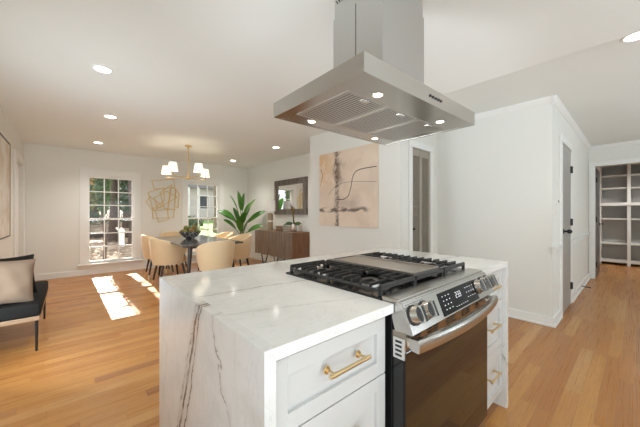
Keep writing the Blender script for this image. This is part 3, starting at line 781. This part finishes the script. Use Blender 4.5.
# lamp
lx, ly = 3.43, 5.58
lp = thing('table_lamp', (lx, ly, .84), 'table lamp with brown banded cylinder base and white shade on the sideboard', 'lamp')
lb = mat('brown_glazed_ceramic', (.30, .22, .13), .3, var=.2)
obj('base', MB().lathe([(0, .0), (.068, 0), (.068, .015), (.060, .02), (.060, .185), (0, .185)], (lx, ly, .8405), 28).lathe([(0, .215), (.060, .215), (.060, .375), (0, .385)], (lx, ly, .8405), 28), lb, lp, smooth=True)
obj('base_band', MB().lathe([(0, .185), (.056, .185), (.056, .215), (0, .215)], (lx, ly, .8405), 28), white_m, lp, smooth=True)
obj('neck', MB().cyl((lx, ly, 1.22), (lx, ly, 1.44), .008, seg=10), gold_m, lp, smooth=True)
ls = mat('white_linen_shade', (.85, .83, .78), .9, var=.01)
obj('lamp_shade', MB().lathe([(.118, 0), (.110, .25), (.108, .25), (.116, 0)], (lx, ly, 1.265), 32).lathe([(.008, .235), (.109, .235)], (lx, ly, 1.265), 8), ls, lp, smooth=True)
# books
for i, (z, dx, c, lab) in enumerate(((.8405, .0, (.16, .09, .055), 'thick dark brown book, bottom of the stack on the sideboard'), (.8825, .01, (.30, .21, .15), 'tan brown book, middle of the stack on the sideboard'), (.9165, -.01, (.20, .11, .07), 'reddish brown book, top of the stack on the sideboard'))):
    h = (.040, .032, .030)[i]
    bk = thing('book', (3.40+dx, 5.02, z), lab, 'book', 'books stacked on the sideboard')
    cm = mat('book_cover_%d' % i, c, .5)
    y0, y1, x0, x1 = 4.88+i*.008, 5.16-i*.01, 3.30+dx, 3.50+dx; m = MB()
    m.box(x0, x1, y0, y1, z, z+.004); m.box(x0, x1, y0, y1, z+h-.004, z+h); m.box(x0, x0+.005, y0, y1, z, z+h)
    obj('cover', m, cm, bk); obj('pages', bx(x0+.005, x1-.004, y0+.004, y1-.004, z+.004, z+h-.004), mat('paper', (.75, .70, .60), .8), bk)
# orchid
px_, py_ = 3.42, 4.66
orc = thing('potted_orchid', (px_, py_, .84), 'orchid with brown stems and dark leaves in a silver pot on the sideboard', 'plant')
obj('pot', MB().lathe([(0, 0), (.060, 0), (.066, .02), (.070, .10), (.074, .165), (.068, .165), (.064, .14), (0, .135)], (px_, py_, .8405), 28), silver_m, orc, smooth=True)
leaf_d = mat('dark_leaf', (.035, .085, .02), .35, var=.3, vscale=10)
def leaf(m, base, d, L, Wd, droop=.3, rise=.4, n=10, fold=.12, roll=0):
    base = Vector(base); d = Vector(d); hz = Vector((d.x, d.y, 0)); hz = hz.normalized() if hz.length > 1e-4 else Vector((1, 0, 0))
    side = (Vector((-hz.y, hz.x, 0))+Vector((0, 0, roll))).normalized(); side0 = side; rows = []; p = base.copy(); cur = d.normalized(); st = L/n
    for i in range(n+1):
        u = i/n; wd = Wd*math.sin(math.pi*min(1, u*.93+.05))**.75*.5 if 0 < i < n else .002
        side = (side0-cur*side0.dot(cur)).normalized(); nrm = cur.cross(side).normalized()
        a, c = p+side*wd+nrm*-fold*wd*-1, p-side*wd+nrm*fold*wd
        rows.append((m.bm.verts.new(a), m.bm.verts.new(p), m.bm.verts.new(c)))
        cur = (cur + Vector((0, 0, -droop/n*2*u)) + hz*(droop*.2/n)).normalized(); p = p+cur*st
    for A, B in zip(rows, rows[1:]):
        m.bm.faces.new((A[0], A[1], B[1], B[0])); m.bm.faces.new((A[1], A[2], B[2], B[1]))
m = MB(); rt = Vector((math.sin(YAW), -math.cos(YAW), 0))
for k, (a, L, r) in enumerate(((180, .20, .25), (210, .17, .5), (150, .19, .35), (10, .15, .5), (320, .16, .3), (95, .14, .6))):
    v = rt*math.cos(R2(a)) + Vector((-rt.y, rt.x, 0))*math.sin(R2(a)); leaf(m, (px_, py_, .985), v+Vector((0, 0, r)), L*1.15, .08, 1.1, roll=.8*math.copysign(1, math.cos(R2(a))))
obj('leaves', m, leaf_d, orc, smooth=True)
m = MB(); petal = MB()
for k in range(4):
    bxo = (.01*(k-1.5)); pts = [(px_+bxo, py_, .98), (px_+bxo*1.5, py_+.01*k, 1.12), (px_-.01+bxo*3, py_-.015+.02*k, 1.26), (px_-.03+bxo*5, py_-.035+.03*k, 1.38-.02*k)]
    m.tube(pts, .0045, 6)
    for j in range(4):
        q = Vector(pts[2]).lerp(Vector(pts[3]), j/3)
        for s in range(3): leaf(petal, q, (math.cos(s*2.1+j+k), math.sin(s*2.1+j+k), .5), .055, .026, .4, n=4)
obj('stem', m, mat('orchid_stem', (.20, .16, .05), .5), orc, smooth=True)
obj('flowers', petal, mat('orchid_petals', (.36, .20, .08), .6, var=.25), orc, smooth=True)
# mirror
mr = thing('wall_mirror', (3.69, 5.15, 1.18), 'rectangular mirror with weathered grey wood frame above the sideboard', 'mirror')
MY0, MY1, MZ0, MZ1, fw = 4.545, 5.765, 1.19, 1.985, .125
m = MB(); n_ = 26
for i in range(n_):
    y0 = MY0+(MY1-MY0)*i/n_; y1 = MY0+(MY1-MY0)*(i+1)/n_-.003
    for z0, z1 in ((MZ0, MZ0+fw), (MZ1-fw, MZ1)): m.box(3.655-.004*(i % 2), 3.6995, y0, y1, z0, z1, bev=.002)
n_ = 13
for i in range(n_):
    z0 = MZ0+fw+(MZ1-MZ0-2*fw)*i/n_; z1 = MZ0+fw+(MZ1-MZ0-2*fw)*(i+1)/n_-.004
    for y0, y1 in ((MY0, MY0+fw), (MY1-fw, MY1)): m.box(3.655-.004*(i % 2), 3.6995, y0, y1, z0, z1, bev=.002)
obj('frame', m, mirror_wood, mr)
obj('mirror_glass', bx(3.675, 3.695, MY0+fw-.005, MY1-fw+.005, MZ0+fw-.005, MZ1-fw+.005), mat('mirror_silver', (.88, .88, .87), .02, 1, var=0), mr)

# tall plant ------------------------------------------------------------------
tx, ty = 3.18, 6.52
tp = thing('potted_banana_plant', (tx, ty, 0), 'tall broad-leaved green plant in a pale pot in the dining corner', 'plant')
obj('pot', MB().lathe([(0, 0), (.11, 0), (.125, .02), (.15, .38), (.15, .40), (.138, .40), (.13, .36), (0, .36)], (tx, ty, .001), 32), mat('pale_grey_pot', (.62, .62, .60), .5), tp, smooth=True)
obj('soil', MB().cyl((tx, ty, .355), (tx, ty, .37), .131, seg=24), mat('soil', (.04, .025, .015), .9), tp)
leafg = NT('banana_leaf'); nz = leafg.noise(leafg.scale(leafg.objc(), (3, 3, 14)), 4, 4)
leafg.set(Base_Color=leafg.mix(nz, (.035, .13, .015), (.11, .30, .045)), Roughness=.35)
fwd = Vector((math.cos(YAW), math.sin(YAW), 0))
stems = MB()
for k in range(4):
    a = k*1.7; stems.tube([(tx+.03*math.cos(a), ty+.03*math.sin(a), .36), (tx+.035*math.cos(a), ty+.035*math.sin(a), .75), (tx+.05*math.cos(a), ty+.05*math.sin(a), 1.15)], .020, 8, taper=[1, .8, .5])
obj('stem', stems, mat('plant_stem', (.10, .20, .05), .5), tp, smooth=True)
LV = [(-.42, -.1, 1.1, .52, 1.26, .4, -.9), (.50, -.1, 1.0, .52, 1.22, .4, .9), (-.15, -.15, 1.2, .50, 1.34, .2, -.6), (.12, -.1, 1.3, .46, 1.32, .15, .8), (.72, -.1, .62, .58, 1.10, .5, 1.1),
      (-.80, -.05, .60, .52, 1.16, .45, -1.1), (.60, -.30, .40, .46, .90, .55, 1.0), (-.55, -.25, .60, .44, .92, .5, -1.), (.10, -.45, .8, .40, 1.02, .5, .5), (.30, .1, .9, .48, 1.12, .3, 1.2), (-.62, -.2, .8, .50, 1.06, .4, -1.2),
      (-.12, -.4, .8, .40, .84, .5, -.4), (.32, -.3, .9, .42, .84, .4, .8), (-.30, .1, 1.0, .46, 1.00, .3, -1.)]
vr = Vector((tx, ty, 0)).normalized(); vrt = Vector((vr.y, -vr.x, 0))
for (r_, f_, u_, L, zb, dr, ro) in LV:
    d = vrt*r_ + vr*f_ + Vector((0, 0, u_)); d.normalize(); b0 = Vector((tx, ty, zb-.25)); b1 = b0 + d*.2
    l = obj('leaf', (lambda mm: (leaf(mm, b1, d, L, .19, dr, n=12, fold=.2, roll=ro), mm)[1])(MB()), leafg.m, tp, smooth=True)
    obj('leaf_stalk', MB().tube([b0, b0.lerp(b1, .5)+Vector((0, 0, -.01)), b1, b1+d*.1], .008, 6), MC['plant_stem'], l, smooth=True)

tp.scale = (.93, .93, 1.0)
# ------------------------------------------------------------------ canvas painting on the art wall
AY0, AY1, AZ0, AZ1, AX = 2.18, 3.285, 1.03, 2.12, 2.905
cv = thing('canvas_painting', (2.92, 2.73, AZ0), 'large square peach canvas with abstract dark brush strokes', 'painting')
n = NT('abstract_canvas'); Y_, Z_ = n.y, n.z
u = n.math('DIVIDE', n.sub(AY1, Y_), AY1-AY0); v = n.math('DIVIDE', n.sub(Z_, AZ0), AZ1-AZ0)
big = n.noise(n.pos, 3, 4, .6, .6); fin = n.noise(n.pos, 22, 5, .7); mid = n.noise(n.pos, 8, 5, .65)
c = n.mix(n.ss(big, .35, .65), (.82, .69, .56), (.74, .61, .49))
c = n.mix(n.mul(n.mul(n.ss(u, .0, .45, 1, 0), n.ss(v, .35, .8)), n.ss(mid, .35, .6)), c, (.74, .50, .26))
c = n.mix(n.mul(n.ss(mid, .55, .75), .35), c, (.80, .70, .58))
wob = n.mul(n.sub(mid, .5), .10); dv = n.math('ABSOLUTE', n.add(n.sub(u, .345), wob))
c = n.mix(n.mul(n.mul(n.ss(dv, .015, .05, 1, 0), n.ss(fin, .35, .6)), .85), c, (.06, .04, .03))
dv2 = n.math('ABSOLUTE', n.add(n.sub(u, .37), n.mul(n.sub(mid, .5), .3)))
c = n.mix(n.mul(n.mul(n.ss(dv2, .03, .11, 1, 0), n.mul(n.ss(v, .5, .65), n.ss(v, .80, .92, 1, 0))), .6), c, (.16, .09, .06))
hz_ = n.math('ABSOLUTE', n.add(n.sub(v, .215), n.mul(n.sub(big, .5), .09)))
c = n.mix(n.mul(n.mul(n.ss(hz_, .004, .05, 1, 0), n.mul(n.ss(u, .78, .95, 1, 0), n.ss(n.noise(n.scale(n.pos, (1, 1, 3)), 7, 3), .40, .58))), .85), c, (.07, .045, .035))
sm = n.math('ABSOLUTE', n.add(n.sub(v, .30), n.mul(n.sub(mid, .5), .25)))
c = n.mix(n.mul(n.mul(n.ss(sm, .02, .12, 1, 0), n.ss(n.math('ABSOLUTE', n.sub(u, .5)), .1, .3, 1, 0)), .35), c, (.30, .22, .17))
n.set(Base_Color=c, Roughness=.8)
obj('canvas', bx(AX, 2.9395, AY0, AY1, AZ0, AZ1, bev=.003), n.m, cv)
def stroke(uv, r):
    m = MB()
    pts = []; 
    for (a, bb) in uv: pts.append((AX-.0004, AY1-a*(AY1-AY0), AZ0+bb*(AZ1-AZ0)))
    P_ = []; 
    for i in range(len(pts)-1):
        p0, p1, p2, p3 = [Vector(pts[max(0, min(len(pts)-1, i+k))]) for k in (-1, 0, 1, 2)]
        for q in range(6):
            t_ = q/6; P_.append(.5*((2*p1)+(p2-p0)*t_+(2*p0-5*p1+4*p2-p3)*t_*t_+(3*p1-p0-3*p2+p3)*t_**3))
    P_.append(Vector(pts[-1]))
    for a, bb in zip(P_, P_[1:]): m.beam(a, bb, r, .0012, up=(1, 0, 0))
    obj('brush_stroke', m, mat('dark_umber_paint', (.06, .04, .03), .7), cv)
stroke([(.34, .36), (.46, .355), (.55, .40), (.60, .52), (.63, .64), (.72, .71), (.99, .72)], .011)
stroke([(.18, .42), (.30, .52), (.45, .57), (.65, .57), (.85, .555), (.99, .54)], .004)
stroke([(.02, .56), (.06, .70), (.03, .80)], .006); stroke([(.28, .72), (.32, .86), (.35, .92)], .006); stroke([(.30, .99), (.34, .93), (.42, .985)], .006)


# framed painting at the left edge
fp = thing('framed_painting', (XW, 4.75, .92), 'large pale painting in a thin black frame at the left edge of the photo', 'painting')
n = NT('beige_abstract'); q = n.noise(n.pos, 2.2, 5, .6, 1.5); n.set(Base_Color=n.mix(n.ss(q, .4, .62), (.78, .76, .72), (.66, .58, .48)), Roughness=.7)
obj('picture', bx(XW+.001, XW+.018, 4.02, 5.52, .93, 2.12), n.m, fp)
m = MB()
for a in ((3.99, 4.02, .915, 2.14), (5.52, 5.535, .915, 2.14), (3.99, 5.535, .915, .93), (3.99, 5.535, 2.12, 2.14)): m.box(XW+.0005, XW+.022, *a)
obj('frame', m, black_m, fp)

# ------------------------------------------------------------------ bench with pillows
bn = thing('upholstered_bench', (-.4, 4.02, 0), 'black cushioned bench with oak rail and thin black legs against the left wall', 'bench')
obj('cushion', MB().box(-.595, -.195, 3.46, 4.60, .320, .434, bev=.022, seg=4), cushion_m, bn, smooth=True)
obj('frame', bx(-.590, -.200, 3.465, 4.595, .282, .321, bev=.006), oak_m, bn)
for x, y in ((-.225, 3.53), (-.225, 4.53), (-.565, 3.53), (-.565, 4.50)): obj('leg', MB().cyl((x, y, .283), (x, y, 0), .013, .009, seg=12), black_m, bn, smooth=True)
def pillow(name, loc, rot, sz, th, m_, lab):
    mb = MB(); N = 16; g = {}
    for s in (1, -1):
        for i in range(N+1):
            for j in range(N+1):
                a, b2 = -1+2*i/N, -1+2*j/N; e = (1-abs(a)**2.6)*(1-abs(b2)**2.6)
                if e <= 0 and s == -1: g[s, i, j] = g[1, i, j]; continue
                pin = 1-.07*(1-abs(a)**2)*abs(b2)**4; pin2 = 1-.07*(1-abs(b2)**2)*abs(a)**4
                wr = 1+.06*math.sin(9*a+4*b2)+.05*math.sin(7*b2-5*a)
                g[s, i, j] = mb.bm.verts.new((a*sz/2*pin2, s*th/2*max(0, e)**.5*wr, b2*sz/2*pin))
        for i in range(N):
            for j in range(N):
                f = [g[s, i, j], g[s, i+1, j], g[s, i+1, j+1], g[s, i, j+1]]; mb.bm.faces.new(f if s < 0 else f[::-1])
    bmesh.ops.recalc_face_normals(mb.bm, faces=mb.bm.faces)
    o = obj(name, mb, m_, smooth=True); o.location = loc; o.rotation_euler = rot; tag(o, lab, 'pillow'); return o
pillow('throw_pillow', (-.425, 3.58, .628), (R2(-12), R2(5), R2(18)), .385, .14, tan_m, 'tan linen throw pillow leaning on the black bench')
pillow('throw_pillow', (-.43, 3.80, .635), (R2(-8), R2(-2), R2(14)), .37, .11, cushion_m, 'black throw pillow behind the tan one on the bench')

# ------------------------------------------------------------------ small wall items
sw = thing('light_switch', (3.87, 1.233, 1.12), 'white light switch on the wall right of the island', 'switch')
obj('plate', bx(3.864, 3.8698, 1.20, 1.27, 1.065, 1.18, bev=.002), plastic_m, sw); obj('rocker', bx(3.861, 3.865, 1.218, 1.252, 1.09, 1.155, bev=.0015), plastic_m, sw)
sw = thing('light_switch', (4.07, .60, 1.235), 'white switch plate beside the grey hall door, lower of the two', 'switch')
obj('plate', bx(4.035, 4.11, .594, .5998, 1.18, 1.285, bev=.002), plastic_m, sw); obj('rocker', bx(4.055, 4.09, .590, .595, 1.205, 1.26, bev=.001), plastic_m, sw)
sw = thing('thermostat', (4.08, .60, 1.32), 'small white thermostat above the switch beside the grey hall door', 'thermostat')
obj('housing', bx(4.045, 4.12, .580, .5998, 1.305, 1.38, bev=.004), plastic_m, sw); obj('screen', bx(4.06, 4.105, .5785, .581, 1.335, 1.365), mat('grey_screen', (.25, .27, .25), .2), sw)
ds = thing('door_stop', (6.10, .585, .05), 'dark baseboard door stop in the hallway', 'door stop')
obj('rod', MB().cyl((6.10, .5815, .055), (6.10, .49, .05), .007, seg=10), black_m, ds); obj('tip', MB().cyl((6.10, .49, .05), (6.10, .475, .05), .013, seg=14), black_m, ds, smooth=True)

# ------------------------------------------------------------------ outdoors
def ground_mat(name, c1, c2, sc=3):
    n = NT(name); a = n.noise(n.pos, sc, 6, .7); b2 = n.noise(n.pos, sc*9, 4, .7)
    n.set(Base_Color=n.mix(n.ss(n.add(n.mul(a, .6), n.mul(b2, .4)), .4, .6), c1, c2), Roughness=.95); return n.m
m = MB(); NX, NY = 30, 30; G = {}
def gz(x, y): return -.25 + max(0, y-7.5)*.055 + .05*math.sin(x*1.3+y) + .04*math.sin(y*2.1)
for i in range(NX+1):
    for j in range(NY+1):
        x = -14+40*i/NX; y = 7.4+36*(j/NY)**1.5; G[i, j] = m.bm.verts.new((x, y, gz(x, y)))
for i in range(NX):
    for j in range(NY): m.bm.faces.new((G[i, j], G[i+1, j], G[i+1, j+1], G[i, j+1]))
struct('ground', m, ground_mat('leaf_litter_ground', (.14, .085, .05), (.42, .32, .23), 2.2), smooth=True)
m = MB(); NX, NY = 20, 8; G = {}
for i in range(NX+1):
    for j in range(NY+1):
        x = 3.2+14*i/NX; y = 12+10*j/NY; G[i, j] = m.bm.verts.new((x, y, gz(x, y)+.06))
for i in range(NX):
    for j in range(NY): m.bm.faces.new((G[i, j], G[i+1, j], G[i+1, j+1], G[i, j+1]))
tag(obj('lawn', m, ground_mat('lawn_green', (.12, .22, .05), (.30, .40, .12), 3), smooth=True), 'bright green lawn outside the right dining window', 'grass', kind='stuff')
m = MB()
for k in range(2600):
    x = random.uniform(-1.5, 8); y = 7.7 + random.random()**1.5*10; a = random.random()*6.28; s = random.uniform(.03, .07); z = gz(x, y)+.02+random.random()*.02
    if x > 3.2 and y > 12: continue
    c_, s_ = math.cos(a)*s, math.sin(a)*s; m.quad((x-c_, y-s_, z), (x+s_*.5, y-c_*.5, z+.03*random.random()), (x+c_, y+s_, z+.02), (x-s_*.5, y+c_*.5, z))
n = NT('dry_leaves'); q = n.noise(n.pos, 9, 2); n.set(Base_Color=n.mix(q, (.28, .14, .06), (.72, .58, .42)), Roughness=.8)
tag(obj('fallen_leaves', m, n.m), 'dry brown fallen leaves covering the yard outside the windows', 'leaves', kind='stuff')
bark = mat('tree_bark', (.085, .06, .045), .9, var=.4, vscale=8, bump=.5)
bark2 = mat('pale_bark', (.22, .18, .14), .9, var=.35, vscale=8, bump=.5)
def foliage(mb, c, rad, nleaf, s=.09):
    for k in range(nleaf):
        while True:
            v = Vector([random.uniform(-1, 1) for _ in range(3)])
            if v.length < 1: break
        p = Vector(c) + Vector((v.x*rad[0], v.y*rad[1], v.z*rad[2]))
        a = Vector([random.gauss(0, 1) for _ in range(3)]).normalized(); b2 = a.orthogonal().normalized(); t_ = s*random.uniform(.6, 1.3)
        mb.quad(p-a*t_, p+b2*t_*.45, p+a*t_, p-b2*t_*.45)
lf = {}
for nm, c1, c2 in (('evergreen_leaves', (.02, .05, .015), (.10, .15, .05)), ('light_leaves', (.16, .20, .06), (.42, .44, .16)), ('rust_leaves', (.28, .16, .06), (.55, .38, .18))):
    n = NT(nm); q = n.noise(n.pos, 3, 3); n.set(Base_Color=n.mix(q, c1, c2), Roughness=.6); n.b.inputs['Transmission Weight'].default_value = 0; lf[nm] = n.m
def tree(x, y, h, r, lab, crowns, leafm, bk=bark, lean=0, ls=.09, cat='tree', nm='tree'):
    z0 = gz(x, y)-.05; t = thing(nm, (x, y, z0), lab, cat)
    pts = [(x+lean*(i/6)**1.2+.05*math.sin(i*1.9), y, z0+h*i/6) for i in range(7)]
    mb = MB().tube(pts, r, 12, taper=[1.25, 1, .9, .82, .72, .6, .4])
    for k in range(5):
        i = 3+k % 3; p = Vector(pts[i]); a = k*2.4; q = p+Vector((math.cos(a)*h*.2, math.sin(a)*h*.12, h*.13)); mb.tube([p, p.lerp(q, .5)+Vector((0, 0, .03*h)), q], r*.32, 7, taper=[1, .7, .3])
    obj('trunk', mb, bk, t, smooth=True)
    if crowns:
        f = MB()
        for c, rad, n_ in crowns: foliage(f, (x+c[0], y+c[1], z0+c[2]), rad, n_, ls)
        obj('foliage', f, leafm, t)
tree(.66, 9.4, 4.2, .035, 'slim dark evergreen shrub tree just outside the left window', [((0, 0, 2.6), (.17, .2, 1.25), 3200), ((0, 0, 4.1), (.19, .22, .9), 2200)], lf['evergreen_leaves'], ls=.06)
tree(1.28, 13.8, 10, .16, 'brown tree trunk behind the evergreen shrub, left window', [((0, 0, 8.6), (1.4, 1.2, 1.6), 900)], lf['light_leaves'], ls=.12)
tree(1.75, 12.5, 6, .14, 'dark leafy tree seen in the right half of the left window', [((.35, .5, 3.1), (.9, .8, 1.3), 1800), ((.2, .5, 1.6), (.7, .5, .45), 600)], lf['evergreen_leaves'], ls=.10)
tree(-.1, 17.5, 8, .20, 'rust-leaved tree far left outside the left window', [((0, 0, 3.6), (1.4, 1, 1.6), 1300)], lf['rust_leaves'], ls=.13)
tree(2.4, 19, 9, .22, 'tall bushy evergreen far behind the yard in the left window', [((0, 0, 3.5), (1.7, 1, 2.4), 2400)], lf['evergreen_leaves'], ls=.14)
tree(-.6, 23, 9, .22, 'broad dark evergreen beyond the yard, far left of the left window', [((0, 0, 2.6), (1.6, 1, 2.2), 2600)], lf['evergreen_leaves'], ls=.16)
tree(1.3, 27, 10, .25, 'pale green leafy tree farthest back in the left window', [((0, 0, 3.0), (2.2, 1, 2.6), 3000)], lf['light_leaves'], ls=.18)
for x, y, lab in ((5.9, 15.0, 'thick grey-brown tree trunk, left of the pair in the right window'), (6.9, 14.5, 'thick grey-brown tree trunk, right of the pair in the right window')):
    tree(x, y, 8, .20, lab, [((0, 0, 7), (1.2, 1.0, 1), 500)], lf['light_leaves'], bark2, ls=.12)
tree(9.6, 20, 8, .2, 'dark green tree by the right edge of the right window', [((-.2, 0, 2.6), (1.5, .8, 1.5), 1300)], lf['evergreen_leaves'], ls=.13)
for x, y, w_, lab in ((5.3, 17.5, .8, 'low green hedge bush outside, left part of the right window'), (7.7, 18.2, .9, 'low green hedge bush outside, middle of the right window'), (2.7, 15.5, .7, 'dark low bush behind the yard in the left window'), (.6, 20.5, 2.6, 'long dark hedge across the back of the yard in the left window')):
    t = thing('bush', (x, y, gz(x, y)), lab, 'bush'); f = MB(); foliage(f, (x, y, gz(x, y)+.45), (w_, .5, .42), 900, .08); obj('foliage', f, lf['evergreen_leaves'], t)
    obj('stem', MB().cyl((x, y, gz(x, y)-.03), (x, y, gz(x, y)+.5), .03, seg=8), bark, t)
# neighbour's house and timber edging, garden post lamp
hs = thing('neighbour_house', (7.5, 27, gz(7.5, 27)), 'pale neighbouring house with dark windows seen through the right dining window', 'house')
z0 = gz(7.5, 27)-.2
obj('wall', bx(3.5, 13.0, 26, 31, z0, z0+2.9), mat('pale_siding', (.55, .52, .47), .8), hs)
m = MB(); m.extr([(3.1, 25.6, z0+2.85), (3.1, 28.5, z0+4.4), (3.1, 31.4, z0+2.85)], (10.3, 0, 0)); obj('roof', m, mat('dark_shingles', (.07, .065, .06), .9), hs)
for x in (4.3, 6.0, 8.6, 10.4):
    f = obj('window', bx(x, x+.9, 25.96, 26.01, z0+1.0, z0+2.3), trim_m, hs); obj('pane', bx(x+.08, x+.82, 25.94, 25.965, z0+1.08, z0+2.22), mat('dark_window_glass', (.03, .035, .04), .1), f)
for x in (7.4, 8.2): obj('porch_column', bx(x, x+.14, 25.1, 25.24, z0, z0+2.85), trim_m, hs)
obj('porch_floor', bx(5.8, 9.0, 25.0, 26, z0, z0+.25), mat('pale_siding', (.5, .5, .5)), hs)
z = gz(1.2, 15.2)
tag(obj('timber_edging', MB().box(-1.5, 2.6, 15.1, 15.3, z-.1, z+.28, bev=.02), mat('dark_timber', (.05, .04, .035), .8), loc=(.5, 15.2, z)), 'long low dark timber edging beyond the yard in the left window', 'edging')
gp = thing('garden_statue', (1.36, 12.2, gz(1.36, 12.2)), 'small white garden figure on the leaf-strewn ground outside the left window', 'garden ornament')
z = gz(1.36, 12.2)
obj('body', MB().lathe([(0, -.03), (.11, -.03), (.10, .05), (.09, .3), (.10, .45), (.11, .52), (.07, .58), (0, .6)], (1.36, 12.2, z), 20), white_m, gp, smooth=True)
obj('head', MB().beam((1.36, 12.2, z+.5), (1.20, 12.2, z+.64), .10, .12, taper=.5, bev=.01), white_m, gp)
